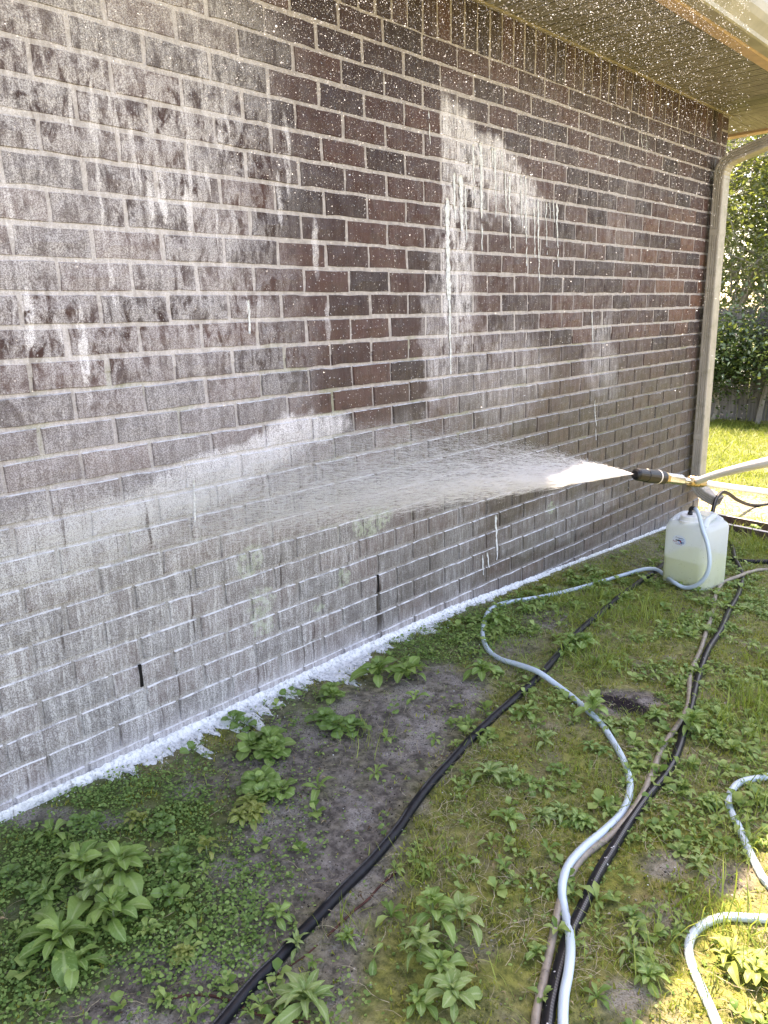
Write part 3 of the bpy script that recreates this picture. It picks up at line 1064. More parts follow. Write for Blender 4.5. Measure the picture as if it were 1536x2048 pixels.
MAT['weed'] = leaf_mat('weed_leaf', (0.11, 0.21, 0.045), (0.25, 0.37, 0.10), (0.36, 0.47, 0.20), rough=0.4)
MAT['weedpale'] = leaf_mat('pale_woolly_leaf', (0.17, 0.27, 0.08), (0.29, 0.38, 0.14), (0.42, 0.50, 0.27), rough=0.8)
MAT['weedyell'] = leaf_mat('yellow_green_leaf', (0.20, 0.25, 0.05), (0.30, 0.33, 0.09), (0.4, 0.42, 0.2))
MAT['round'] = leaf_mat('round_leaf', (0.09, 0.19, 0.04), (0.20, 0.33, 0.09), (0.24, 0.32, 0.18))
MAT['clover'] = leaf_mat('clover_leaf', (0.07, 0.16, 0.035), (0.27, 0.40, 0.12), attr=True, uvv=False)
MAT['grass'] = leaf_mat('grass_blade', (0.09, 0.16, 0.02), (0.36, 0.42, 0.10), attr=True, uvv=False, trans=0.4)
MAT['mossf'] = leaf_mat('moss_tuft', (0.075, 0.090, 0.012), (0.42, 0.41, 0.08), attr=True, uvv=False, trans=0.3, rough=0.9)
MAT['thatch'] = leaf_mat('dry_thatch', (0.24, 0.19, 0.12), (0.55, 0.47, 0.33), attr=True, uvv=False, trans=0.2, rough=0.9)
MAT['lawn'] = leaf_mat('lawn_blade', (0.08, 0.13, 0.015), (0.32, 0.34, 0.06), attr=True, uvv=False, trans=0.4)


def scatter(name, tv, tf, pos, yaw, tilt, scale, mat, tdir=None, smooth=False, sxy=None, parent=None):
    """many copies of a small template joined into one stuff mesh, per-copy random value"""
    tv = np.asarray(tv, float)
    tf = np.asarray(tf)
    n = len(pos)
    scale = np.broadcast_to(np.asarray(scale, float), (n,))
    v = np.repeat(tv[None], n, 0) * scale[:, None, None]
    if sxy is not None: v[:, :, :2] *= sxy[:, None, None]
    td = rng.uniform(0, 2 * np.pi, n) if tdir is None else tdir
    # tilt about horizontal axis td
    ax = np.stack([np.cos(td), np.sin(td), np.zeros(n)], 1)
    cy, sy = np.cos(yaw), np.sin(yaw)
    x = v[:, :, 0] * cy[:, None] - v[:, :, 1] * sy[:, None]
    y = v[:, :, 0] * sy[:, None] + v[:, :, 1] * cy[:, None]
    v = np.stack([x, y, v[:, :, 2]], -1)
    c, s = np.cos(tilt)[:, None, None], np.sin(tilt)[:, None, None]
    dot = np.sum(v * ax[:, None, :], -1, keepdims=True)
    cr = np.cross(np.broadcast_to(ax[:, None, :], v.shape), v)
    v = v * c + cr * s + ax[:, None, :] * dot * (1 - c)
    v += pos[:, None, :]
    k = tv.shape[0]
    f = (tf[None] + (np.arange(n) * k)[:, None, None]).reshape(-1, tf.shape[1])
    rn = np.repeat(rng.random(n), k)
    return mesh(name, v.reshape(-1, 3), f, smooth, mat, dict(rnd=rn))


def keep(x, y, p):
    m = rng.random(len(x)) < p
    return x[m], y[m]


def in_view(x, y, z=None, pad=60):
    P = np.stack([x, y, gz(x, y) if z is None else z], -1)
    q = P - CAM
    c = q @ CF
    c2 = np.where(c < 0.1, 0.1, c)
    px = 768 + FOC * (q @ CR) / c2
    py = 1024 - FOC * (q @ CU) / c2
    return (c > 0.1) & (px > -pad * 4) & (px < 1536 + pad * 6) & (py < 2048 + pad * 5) & (py > -pad)


def samples(n, x0, x1, y0, y1):
    x = rng.uniform(x0, x1, n)
    y = rng.uniform(y0, y1, n)
    return x, y


BL = np.array([(-.5, 0, 0), (.5, 0, 0), (.42, .10, .38), (-.42, .10, .38), (.30, .32, .74), (-.30, .32, .74), (0.02, .60, .98), (-0.02, .60, .98)])
BL[:, 0] *= 0.045
BF = np.array([(0, 1, 2, 3), (3, 2, 4, 5), (5, 4, 6, 7)])

# grass between the hoses
x, y = samples(300000, 0.05, 2.7, -0.6, 4.6)
g = zone(x, y, GRASS)
g = np.where((y > 3.2) | (x > 1.7), 0.8, g) * np.clip(0.6 + 0.9 * snoise(x, y, 7, 11), 0.02, 1)
g = g * (1 - 0.85 * np.clip(zone(x, y, SOIL) * 1.2, 0, 1)) + 0.012
g *= np.clip((x - 0.02) * 6, 0, 1)
m = (rng.random(len(x)) < g * 0.62) & in_view(x, y)
x, y = x[m], y[m]
n = len(x)
hgt = rng.uniform(0.012, 0.042, n) * (0.7 + 0.6 * np.clip(snoise(x, y, 5, 2), 0, 1)) * (1 + 0.9 * np.clip(zone(x, y, [(1490, 1440, 90, 120, 1), (1200, 1215, 140, 40, .8), (1480, 1660, 70, 70, .8), (1180, 1320, 60, 50, .8), (1490, 1110, 60, 25, .8)]), 0, 1))
obj('grass', scatter('grass', BL, BF, np.stack([x, y, gz(x, y) - 0.002], 1), rng.uniform(0, 6.28, n), rng.uniform(0.1, 1.25, n), hgt, MAT['grass'], sxy=rng.uniform(0.8, 1.7, n)), kind='stuff')
print('grass', n)

# taller tufts
tufts = [(1298, 1215, .10), (1204, 1197, .08), (1240, 1240, .07), (1493, 1428, .11), (1450, 1400, .09), (1521, 1470, .10), (1219, 1891, .07), (1475, 1860, .10), (1500, 1880, .10), (1440, 1880, .08), (1493, 1640, .09), (1510, 1690, .08), (1175, 1330, .09), (1150, 1290, .07), (1040, 1330, .05), (732, 1481, .07), (1180, 1560, .06), (1510, 1090, .12), (1500, 1100, .11), (1480, 1105, .1), (865, 1730, .06), (830, 1745, .05), (1240, 1585, .05), (1345, 1130, .06), (690, 1850, .04), (1250, 1560, .05), (1380, 1560, .05), (1420, 1240, .08), (1520, 1560, .08), (1000, 1290, .05), (1330, 1250, .08), (1230, 1330, .06)]
tp = []
th = []
for (a, b_, r_) in tufts:
    c = gpt(a, b_)
    k = int(26 + 420 * r_)
    rr = rng.normal(0, r_ * 0.75, (k, 2))
    X = np.clip(c[0] + rr[:, 0], 0.03, 9)
    Y = c[1] + rr[:, 1]
    tp.append(np.stack([X, Y, gz(X, Y) - 0.003], 1))
    th.append(rng.uniform(0.02, 0.045 + r_ * 0.55, k))
tp = np.vstack(tp)
th = np.concatenate(th)
n = len(tp)
obj('grass_tufts', scatter('grass_tufts', BL, BF, tp, rng.uniform(0, 6.28, n), rng.uniform(0, 0.7, n), th, MAT['grass'], sxy=rng.uniform(0.6, 1.1, n)), kind='stuff')

# sunny lawn beyond the house
x, y = samples(150000, -4.8, 3.6, 3.6, 12.4)
m = ((x > 0.12) | (y > YC + 0.15)) & in_view(x, y)
d = 0.45 + 0.55 * np.clip(0.5 + snoise(x, y, 2.0, 6), 0, 1)
bare = np.exp(-(((x - 0.2) / 0.75) ** 2 + ((y - 5.0) / 0.55) ** 2))
d *= (1 - 0.8 * bare)
m &= rng.random(len(x)) < d
x, y = x[m], y[m]
n = len(x)
hgt = rng.uniform(0.03, 0.075, n) * (1 - 0.5 * np.exp(-((y - 5.0) / 0.8) ** 2))
obj('lawn_grass', scatter('lawn_grass', BL, BF, np.stack([x, y, gz(x, y) - 0.003], 1), rng.uniform(0, 6.28, n), rng.uniform(0, 0.8, n), hgt, MAT['lawn'], sxy=rng.uniform(1.4, 3.8, n)), kind='stuff')
print('lawn', n)

# moss fuzz
MT = np.array([(-.5, 0, 0), (.5, 0, 0), (.15, .15, 1.0), (-.15, .15, 1.0)]); MT[:, 0] *= 0.5
x, y = samples(330000, 0.04, 2.3, -0.6, 4.3)
g = np.clip(zone(x, y, MOSS) + 0.25, 0, 1) * np.clip(0.45 + 1.1 * snoise(x, y, 12, 21), 0.03, 1) * (1 - 0.93 * np.clip(zone(x, y, SOIL) * 1.3, 0, 1))
m = (rng.random(len(x)) < g * 0.75) & in_view(x, y)
x, y = x[m], y[m]
n = len(x)
obj('moss', scatter('moss', MT, np.array([(0, 1, 2, 3)]), np.stack([x, y, gz(x, y) - 0.001], 1), rng.uniform(0, 6.28, n), rng.uniform(0, 1.0, n), rng.uniform(0.005, 0.015, n), MAT['mossf'], sxy=rng.uniform(0.5, 1.0, n)), kind='stuff')
print('moss', n)

# dry thatch: flat curly fibres
TH = np.array([(-1, -.02, 0), (-1, .02, 0), (-.4, .16, .12), (-.4, .12, .12), (.3, .12, .15), (.3, .08, .15), (1, -.14, .02), (1, -.18, .02)])
x, y = samples(90000, 0.25, 2.4, -0.6, 4.4)
TZ = [(1000, 1690, 130, 120, 1), (1010, 1780, 140, 120, 1), (1080, 1920, 110, 110, 1), (1100, 1420, 150, 60, .6), (950, 1550, 90, 70, .8), (1300, 1560, 120, 80, .6), (1240, 1930, 130, 90, .8), (1180, 1350, 200, 60, .4), (1400, 1640, 150, 120, .6), (1420, 1980, 90, 70, .5), (1000, 1980, 120, 80, .8)]
g = zone(x, y, TZ) * np.clip(0.4 + 1.2 * snoise(x, y, 9, 31), 0.05, 1) + 0.02
m = (rng.random(len(x)) < g * 0.75 + 0.03) & in_view(x, y)
x, y = x[m], y[m]
n = len(x)
obj('dry_thatch', scatter('dry_thatch', TH, np.array([(0, 1, 2, 3)[::-1], (3, 2, 4, 5), (5, 4, 6, 7)]), np.stack([x, y, gz(x, y) + rng.uniform(0.003, 0.014, n)], 1), rng.uniform(0, 6.28, n), rng.uniform(0, 0.35, n), rng.uniform(0.010, 0.030, n), MAT['thatch'], sxy=np.ones(n)), kind='stuff')
print('thatch', n)

# ground cover of small round leaves
a6 = np.arange(6) * np.pi / 3
RL = np.concatenate([np.stack([np.cos(a6), np.sin(a6) * 0.92, np.array([-.12, .05, .05, -.12, .05, .05])], 1)])
x, y = samples(420000, 0.02, 1.9, -0.65, 3.9)
cz = zone(x, y, CLOV)
g = cz * np.clip(0.65 + 0.8 * snoise(x, y, 13, 41), 0.05, 1) * (1 - 0.7 * np.clip(zone(x, y, [s for s in SOIL if s[0] != 420 and s[0] != 560]) * 1.1, 0, 1)) + 0.02
m = (rng.random(len(x)) < g * 0.85) & in_view(x, y)
x, y = x[m], y[m]
n = len(x)
sc_ = rng.uniform(0.0018, 0.0046, n) * (1 + 0.6 * (rng.random(n) > 0.93))
hz = rng.uniform(0.002, 0.020, n)
obj('clover', scatter('clover', RL, np.array([tuple(range(6))]), np.stack([x, y, gz(x, y) + hz], 1), rng.uniform(0, 6.28, n), rng.uniform(0, 0.7, n), sc_, MAT['clover'], sxy=np.ones(n)), kind='stuff')
print('clover', n)

# crumbs of soil, sand grains and twigs
IC = np.array([(1, 0, 0), (-1, 0, 0), (0, 1, 0), (0, -1, 0), (0, 0, .7), (0, 0, -.7)])
IF = np.array([(0, 2, 4), (2, 1, 4), (1, 3, 4), (3, 0, 4), (2, 0, 5), (1, 2, 5), (3, 1, 5), (0, 3, 5)])
x, y = samples(60000, 0.05, 2.3, -0.6, 4.3)
m = (rng.random(len(x)) < 0.12 + 0.5 * zone(x, y, SOIL)) & in_view(x, y)
x, y = x[m], y[m]
n = len(x)
b = NB('soil_crumbs')
MAT['crumb'] = b.done(b.bsdf(b.ramp(b.attr('rnd'), [(0, (0.03, 0.024, 0.02)), (0.6, (0.09, 0.075, 0.06)), (0.85, (0.22, 0.19, 0.16)), (1.0, (0.42, 0.38, 0.34))]), 0.9, 0.2))
obj('soil_crumbs', scatter('soil_crumbs', IC, IF, np.stack([x, y, gz(x, y)], 1), rng.uniform(0, 6.28, n), rng.uniform(0, 1, n), rng.uniform(0.0008, 0.0032, n), MAT['crumb'], sxy=rng.uniform(0.7, 1.6, n)), kind='stuff')

# ------------------------------------------------------------------ weeds
def leaf_template(kind, seed=0):
    r = random.Random(seed)
    nu = 9
    V = []
    UV = []
    for i in range(nu):
        u = i / (nu - 1)
        if kind == 'spat':
            wd = float(np.interp(u, [0, .15, .3, .45, .6, .72, .84, .93, 1.0], [.040, .038, .055, .100, .150, .175, .165, .115, .030]))
        elif kind == 'lance':
            wd = 0.014 + 0.100 * math.sin(math.pi * u ** 1.15) ** 0.9 if u < 0.99 else 0.006
        else:  # round blade on a stalk
            if u < 0.42: wd = 0.018
            else:
                t = (u - 0.42) / 0.58
                wd = 0.018 + 0.27 * math.sqrt(max(0, 1 - (2 * t - 1) ** 2)) if t < 0.99 else 0.05
        bend = (0.26 * math.sin(u * 2.2) - 0.27 * u * u - 0.10 * u ** 4) if kind != 'round' else (0.35 * math.sin(u * 1.6) - 0.32 * u * u)
        x = u * (1 - 0.10 * u)
        wav = r.gauss(0, 0.012)
        for j, v in enumerate((-1, -0.5, 0, 0.5, 1)):
            zf = bend + abs(v) * wd * (0.38 if kind != 'round' else 0.12) + wav * v + (0.018 * math.sin(u * 15 + seed + v) * abs(v))
            V.append((x, v * wd * (1 + r.gauss(0, 0.05)), zf))
            UV.append((u, (v + 1) / 2))
    F = []
    for i in range(nu - 1):
        for j in range(4):
            a = i * 5 + j
            F.append((a, a + 5, a + 6, a + 1))
    return V, F, UV


LEAF = {}
for kind in ('spat', 'lance', 'round'):
    for mname in ('weed', 'weedpale', 'weedyell', 'round'):
        for s_ in range(3):
            V, F, UV = leaf_template(kind, s_ * 7 + 1)
            LEAF[(kind, mname, s_)] = mesh('leaf', V, F, True, MAT[mname], uv=UV)
b = NB('weed_stem')
MAT['stem'] = b.done(b.bsdf((0.20, 0.24, 0.13), 0.8, 0.2))


def weed(px, py, rad, kind, mname, label, n=12, layers=2, up=0.35, heads=1, cat='weed', stalk=0.0, off=0.0):
    c = gpt(px, py)
    if c[0] < 0.03: c[0] = 0.03
    root = empty('weed', tuple(c), random.uniform(0, 6.28), label, cat)
    depth = (c - CAM) @ CF
    size = rad * depth / FOC
    sv = MB()
    hs = [(0, 0)] + [(random.uniform(-0.8, 0.8) * size, random.uniform(-0.8, 0.8) * size) for _ in range(heads - 1)]
    made_stem = False
    for (hx, hy) in hs:
        sz = size * (1.10 if heads == 1 else 0.74)
        zt = stalk * random.uniform(0.7, 1.2)
        gzz = float(gz(c[0], c[1]))
        top_z = zt
        if zt > 0.02:
            V, F, _ = tube([(hx * 0.3, hy * 0.3, -0.005), (hx * 0.7, hy * 0.7, zt * 0.6), (hx, hy, zt)], [0.0026, 0.0022, 0.0015], 6)
            sv.add(V, F)
            made_stem = True
        for i in range(n):
            lay = i / max(1, n - 1)              # 0 outer .. 1 inner
            az = i * 2.399 + random.gauss(0, 0.2)
            L = sz * (1.08 - 0.58 * lay) * random.uniform(0.72, 1.15)
            el = up * 0.25 + lay * (0.95 * up + 0.55) + random.gauss(0, 0.10)
            zz = top_z * (0.35 + 0.65 * lay) if zt > 0.02 else 0.004 + lay * 0.012 + off
            k = top_z and (0.35 + 0.65 * lay) or 1
            o = obj('leaf', LEAF[(kind, mname, random.randrange(3))], root, (hx * (k if zt > 0.02 else 1), hy * (k if zt > 0.02 else 1), zz), (random.gauss(0, 0.25), -el, az), (L, L * random.uniform(0.9, 1.25), L))
    if made_stem: sv.build('stem', MAT['stem'], root, True)
    return root


WEEDS = [
    # px, py, radius px, leaf kind, material, label, n, up, heads, stalk
    (124, 1900, 98, 'spat', 'weed', 'largest long-leaved green rosette, nearest the lower left corner of the photo', 12, .30, 1, .03),
    (148, 1940, 62, 'spat', 'weed', 'drooping long-leaved rosette tucked just below the largest rosette at lower left', 9, .15, 1, .0),
    (166, 1763, 72, 'spat', 'weed', 'broad green rosette at the upper left of the big leafy clump near the wall', 13, .45, 1, .05),
    (246, 1765, 80, 'spat', 'weed', 'broad green rosette at the upper right of the big leafy clump near the wall', 14, .45, 1, .05),
    (196, 1806, 62, 'spat', 'weedpale', 'pale-centred rosette in the middle of the big leafy clump near the wall', 12, .6, 1, .06),
    (230, 1852, 66, 'spat', 'weed', 'green rosette at the lower right of the big leafy clump near the wall', 12, .4, 1, .05),
    (96, 1800, 50, 'spat', 'weed', 'green rosette at the left edge of the big leafy clump near the wall', 9, .4, 1, .02),
    (414, 1712, 32, 'spat', 'weedyell', 'small yellow-green upright sprig between the leafy clump and bare soil', 10, .8, 1, .03),
    (268, 1655, 38, 'spat', 'weedyell', 'light yellow-green sprig just above the big leafy clump', 12, .7, 2, .03),
    (102, 1682, 44, 'spat', 'weed', 'cluster of upright oval leaves close to the foam at far lower left', 7, .8, 1, .0),
    (190, 1650, 42, 'round', 'round', 'low mat of round dark leaves between the foam and the big leafy clump', 14, .25, 2, .0),
    (325, 1665, 40, 'round', 'round', 'round-leaved weed right of the yellow-green sprig above the leafy clump', 12, .25, 2, .0),
    (368, 1738, 50, 'round', 'round', 'round-leaved weed right of the big leafy clump', 11, .3, 2, .0),
    (340, 1800, 42, 'round', 'round', 'round-leaved weed at the right foot of the big leafy clump', 8, .3, 1, .0),
    (20, 1760, 34, 'round', 'round', 'round-leaved weed cut by the left edge of the photo', 8, .3, 1, .0),
    (60, 1790, 44, 'round', 'round', 'dark round-leaved weed left of the big leafy clump', 10, .2, 2, .0),
    (515, 1752, 30, 'round', 'round', 'three round leaves standing alone on clover left of the black hose', 5, .4, 1, .0),
    (555, 1845, 44, 'spat', 'weed', 'small green rosette beside the lower black hose on its left side', 9, .3, 1, .02),
    (355, 1915, 36, 'spat', 'weedyell', 'yellow-green feathery sprig low in the clover at the bottom left', 14, .5, 3, .0),
    (480, 1640, 46, 'spat', 'weedyell', 'yellow feathery weed in the middle of the clover patch', 14, .5, 4, .01),
    (490, 1455, 42, 'round', 'round', 'round-leaved weed growing through the white foam, left one', 9, .35, 2, .0),
    (388, 1512, 34, 'round', 'round', 'round-leaved weed with one dark leaf in the widest tongue of foam', 5, .45, 1, .0),
    (583, 1395, 26, 'round', 'round', 'small round-leaved weed growing through the foam, right one', 5, .45, 1, .0),
    (545, 1510, 66, 'round', 'weed', 'leafy weed spreading between foam and bare soil', 16, .4, 4, .0),
    (510, 1580, 60, 'round', 'weed', 'leafy weed with small lobed leaves below the foam edge', 14, .35, 4, .0),
    (637, 1583, 50, 'lance', 'weed', 'lone five-leaved weed on the bare grey soil', 6, .35, 1, .0),
    (666, 1400, 44, 'round', 'weed', 'bright round-leaved weed touching the foam above the bare soil', 12, .4, 2, .02),
    (672, 1462, 56, 'round', 'round', 'clump of round leaves at the head of the bare soil', 16, .35, 3, .0),
    (757, 1356, 58, 'spat', 'weed', 'dense green rosette under the foam line, left of the pair', 13, .55, 1, .02),
    (815, 1358, 52, 'spat', 'weed', 'dense green rosette under the foam line, right of the pair', 13, .5, 1, .02),
    (830, 1402, 28, 'spat', 'weed', 'small weed on bare soil below the pair of rosettes', 7, .5, 1, .0),
    (786, 1424, 22, 'round', 'round', 'tiny round-leaved seedling on the bare soil', 6, .3, 1, .0),
    (964, 1350, 42, 'spat', 'weed', 'rosette just left of the blue hose bend', 13, .45, 1, .0),
    (612, 2008, 80, 'lance', 'weedpale', 'pale starry rosette at the bottom edge right of the black hose', 15, .35, 1, .02),
    (866, 1862, 60, 'spat', 'weed', 'upper leafy shoot of the big clump at bottom centre', 13, .6, 1, .06),
    (925, 1858, 52, 'spat', 'weedpale', 'woolly shoot leaning right in the big clump at bottom centre', 11, .7, 1, .06),
    (842, 1925, 62, 'lance', 'weedpale', 'silvery shoot in the middle of the big clump at bottom centre', 12, .6, 1, .05),
    (880, 1955, 56, 'spat', 'weed', 'broad-leaved shoot low in the big clump at bottom centre', 12, .4, 1, .03),
    (905, 2008, 60, 'spat', 'weedpale', 'pale shoot at the foot of the big clump at bottom centre', 12, .5, 1, .04),
    (835, 2015, 46, 'spat', 'weed', 'green shoot at the bottom left of the big clump at bottom centre', 10, .4, 1, .0),
    (748, 1920, 34, 'spat', 'weed', 'single broad leaf pair left of the big clump at bottom centre', 3, .2, 1, .0),
    (697, 1885, 34, 'lance', 'weed', 'thin-leaved sprig just right of the black hose near the bottom', 12, .5, 1, .0),
    (595, 1905, 40, 'lance', 'weedpale', 'pale sprig leaning over the black hose near the bottom', 8, .5, 1, .03),
    (935, 1735, 32, 'spat', 'weed', 'small rosette alone in the mossy patch right of the black hose', 6, .35, 1, .0),
    (773, 1664, 20, 'round', 'round', 'tiny round-leaved weed pressed against the black hose', 5, .3, 1, .0),
    (978, 1556, 48, 'lance', 'weedpale', 'narrow pale shoot lying over moss between the two lower hoses', 10, .3, 1, .02),
    (1020, 1560, 34, 'spat', 'weedpale', 'woolly sprig beside the narrow pale shoot', 8, .4, 1, .02),
    (1015, 1645, 38, 'spat', 'weed', 'dark green leaves left of the pale leafy patch near the blue hose', 8, .3, 1, .0),
    (1052, 1790, 26, 'spat', 'weed', 'pair of small oval leaves left of the lower blue hose', 4, .3, 1, .0),
    (1020, 1775, 22, 'spat', 'round', 'single oval leaf in dry thatch left of the lower blue hose', 3, .2, 1, .0),
    (1073, 1915, 32, 'spat', 'weed', 'small leafy weed touching the tan hose near the bottom', 8, .4, 1, .0),
    (1120, 1632, 54, 'lance', 'weedpale', 'silvery leafy patch inside the curve of the blue hose, left part', 14, .35, 2, .02),
    (1170, 1655, 46, 'spat', 'weed', 'green leafy patch inside the curve of the blue hose, right part', 14, .35, 2, .01),
    (1085, 1580, 40, 'spat', 'weed', 'leafy weed above the silvery patch between the hoses', 9, .35, 2, .0),
    (1184, 1432, 50, 'spat', 'weed', 'weed whose leaves hide a short length of the blue hose', 9, .65, 1, .05),
    (1380, 1470, 52, 'lance', 'weed', 'star-shaped weed growing over the tan and black hoses', 11, .6, 1, .05),
    (1255, 1455, 40, 'spat', 'weedpale', 'pale sprawling weed under the dark hole in the turf', 8, .35, 2, .02),
    (1310, 1440, 40, 'spat', 'weed', 'green sprawling weed right of the pale one below the dark hole', 9, .35, 2, .01),
    (1170, 1300, 50, 'spat', 'weed', 'leafy weed right beside the upper black hose', 13, .6, 2, .04),
    (1130, 1310, 34, 'spat', 'weed', 'small weed overlapping the upper black hose from the left', 8, .6, 1, .03),
    (1051, 1432, 34, 'spat', 'weed', 'weed in the turf just right of the black hose crossing', 9, .4, 1, .0),
    (1090, 1490, 36, 'lance', 'weedpale', 'pale leaning weed below the hose crossing', 9, .5, 1, .02),
    (995, 1244, 32, 'spat', 'weed', 'weed inside the upper bend of the blue hose', 9, .4, 1, .0),
    (1175, 1145, 26, 'spat', 'weedpale', 'greyish weed by the wall behind the blue hose', 10, .5, 2, .0),
    (1050, 1225, 26, 'spat', 'weed', 'small weed in turf inside the blue hose curve', 8, .4, 1, .0),
    (1409, 1616, 42, 'spat', 'weed', 'leafy weed in the turf between the black hose and the right blue loop', 10, .45, 2, .0),
    (1395, 1738, 32, 'spat', 'weedpale', 'small pale weed on mossy ground right of the black hose', 7, .35, 1, .0),
    (1265, 1838, 32, 'spat', 'round', 'small forked weed in dark moss right of the black hose', 7, .4, 1, .0),
    (1342, 1885, 34, 'spat', 'weed', 'three-leaved weed left of the lower right blue hose bend', 5, .3, 1, .0),
    (1262, 1915, 50, 'lance', 'weedpale', 'stalky woolly weed lying down between hoses near the bottom, upper part', 10, .3, 1, .02),
    (1295, 1965, 48, 'spat', 'weed', 'stalky weed lying down between hoses near the bottom, lower part', 9, .3, 1, .01),
    (1460, 1930, 60, 'lance', 'weedyell', 'sunlit yellowish weed at the lower right', 12, .4, 1, .02),
    (1510, 1960, 50, 'spat', 'weedyell', 'sunlit weed at the right edge near the bottom', 11, .4, 1, .02),
    (1420, 1480, 30, 'spat', 'weed', 'small weed right of the star-shaped weed by the black hose', 8, .4, 1, .0),
    (1180, 1500, 34, 'spat', 'round', 'dark small-leaved weed left of the blue hose in mid turf', 9, .35, 2, .0),
    (1120, 1545, 30, 'round', 'round', 'round-leaved weed in mid turf between the hoses', 9, .35, 2, .0),
    (1505, 1068, 24, 'spat', 'weed', 'dark weed in front of the brown metal channel', 8, .7, 1, .03),
]
for (a, b_, r_, kd, mn, lb, n_, up, hd, st) in WEEDS:
    weed(a, b_, r_, kd, mn, lb, int(n_ * 1.45) if n_ > 6 and r_ > 30 else n_, 2, up, hd, 'weed', st)

# small seedlings nobody would count
lv, lf, luv = leaf_template('spat', 3)
lv = np.array(lv)[[i for i in range(45) if (i // 5) % 2 == 0]]
lf = np.array([(i * 5 + j, (i + 1) * 5 + j, (i + 1) * 5 + j + 1, i * 5 + j + 1) for i in range(4) for j in range(4)])
x, y = samples(34000, 0.08, 2.3, -0.6, 4.3)
g = np.clip(zone(x, y, GRASS) * 0.75 + zone(x, y, CLOV) * 0.14, 0, 1) * np.clip(0.3 + 1.2 * snoise(x, y, 5, 77), 0, 1) + 0.004
m = (rng.random(len(x)) < g * 0.8) & in_view(x, y)
x, y = x[m], y[m]
k = 6
X = np.repeat(x, k); Y = np.repeat(y, k)
n = len(X)
yaw = np.tile(np.arange(k) * 2.4, len(x)) + rng.normal(0, .3, n)
szz = np.repeat((0.010 + 0.034 * rng.random(len(x)) ** 1.8), k) * rng.uniform(.7, 1.2, n)
b = leaf_mat('seedling_leaf', (0.09, 0.19, 0.035), (0.32, 0.42, 0.13), attr=True, uvv=False)
# tilt axis is perpendicular to the leaf direction so that tips rise
rv, rf_, _ = leaf_template('round', 5)
rv = np.array(rv)[[i for i in range(45) if (i // 5) % 2 == 0]]
kindr = np.repeat(rng.random(len(x)) < 0.45, k)
lz = gz(X, Y) + 0.003
for sel, tpl, nm_ in ((~kindr, lv, 'seedlings'), (kindr, rv, 'round_seedlings')):
    obj(nm_, scatter(nm_, tpl, lf, np.stack([X, Y, lz], 1)[sel], yaw[sel], -rng.uniform(0.1, 0.9, n)[sel], szz[sel], b, tdir=yaw[sel] + np.pi / 2), kind='stuff')
# fallen dead leaves and bits of straw
xd, yd = samples(700, 0.1, 2.2, -0.5, 4.2)
b = NB('dead_leaf')
MAT['dead'] = b.done(b.bsdf(b.ramp(b.attr('rnd'), [(0, (0.07, 0.04, 0.022)), (0.6, (0.20, 0.13, 0.07)), (1.0, (0.38, 0.29, 0.17))]), 0.8, 0.2))
nd = len(xd)
obj('dead_leaves', scatter('dead_leaves', lv * np.array([1, 1, 1.6]), lf, np.stack([xd, yd, gz(xd, yd) + 0.006], 1), rng.uniform(0, 6.28, nd), rng.uniform(-.3, .3, nd), rng.uniform(0.008, 0.022, nd), MAT['dead'], sxy=rng.uniform(0.7, 1.2, nd)), kind='stuff')
print('seedlings', n)

# ------------------------------------------------------------------ hoses
def hose_mat(name, base, kind):
    b = NB(name)
    P = b.pos()[0]
    uv = b.node('ShaderNodeUVMap').outputs[0]
    s = b.node('ShaderNodeSeparateXYZ', {0: uv})
    u, v = s.outputs[0], s.outputs[1]
    n = b.noise(P, 45, 4, 0.6)
    if kind == 'braid':
        a1 = b.m('SINE', b.add(b.mul(u, 60), b.mul(v, 900)))
        a2 = b.m('SINE', b.sub(b.mul(u, 60), b.mul(v, 900)))
        br = b.mx(b.ss(0.55, 0.95, a1), b.ss(0.55, 0.95, a2))
        c = b.mix(b.mul(br, 0.35), base, (0.62, 0.70, 0.76))
        dirt = b.ss(0.62, 0.8, n)
        c = b.mix(b.mul(dirt, 0.2), c, (0.2, 0.21, 0.19))
        return b.done(b.bsdf(c, 0.32, 0.5, Subsurface_Weight=0.0))
    if kind == 'stripe':
        st = b.mul(b.ss(0.34, 0.38, u), b.ss(0.54, 0.50, u))
        dash = b.ss(0.2, 0.5, b.m('SINE', b.mul(v, 900)))
        c = b.mix(b.ss(0.4, 0.8, n), base, (0.018, 0.017, 0.019))
        c = b.mix(b.mul(st, b.add(0.45, b.mul(dash, 0.4))), c, (0.15, 0.145, 0.14))
        wh = b.ss(0.70, 0.74, b.noise(P, 70, 2))
        c = b.mix(b.mul(wh, 0.8), c, (0.6, 0.6, 0.6))
        return b.done(b.bsdf(c, 0.5, 0.2, b.bump(n, 0.2, 0.002)))
    if kind == 'print':
        c = b.mix(b.ss(0.35, 0.8, n), base, (0.014, 0.015, 0.019))
        st = b.mul(b.ss(0.30, 0.33, u), b.ss(0.46, 0.43, u))
        ln = b.mul(b.ss(0.45, 0.5, b.noise(b.vec(b.mul(v, 330), b.mul(u, 34), 0), 1.0, 2, 0.8)), b.ss(0.46, 0.5, b.noise(b.vec(b.mul(v, 3.0), 0, 3), 1.0, 1)))
        c = b.mix(b.mul(b.mul(st, ln), 0.5), c, (0.25, 0.25, 0.26))
        return b.done(b.bsdf(c, 0.42, 0.22))
    c = b.mix(b.ss(0.3, 0.7, n), base, tuple(q * 0.7 for q in base))
    dirt = b.ss(0.62, 0.7, b.noise(P, 90, 3))
    c = b.mix(b.mul(dirt, 0.6), c, (0.05, 0.045, 0.04))
    return b.done(b.bsdf(c, 0.45, 0.4))


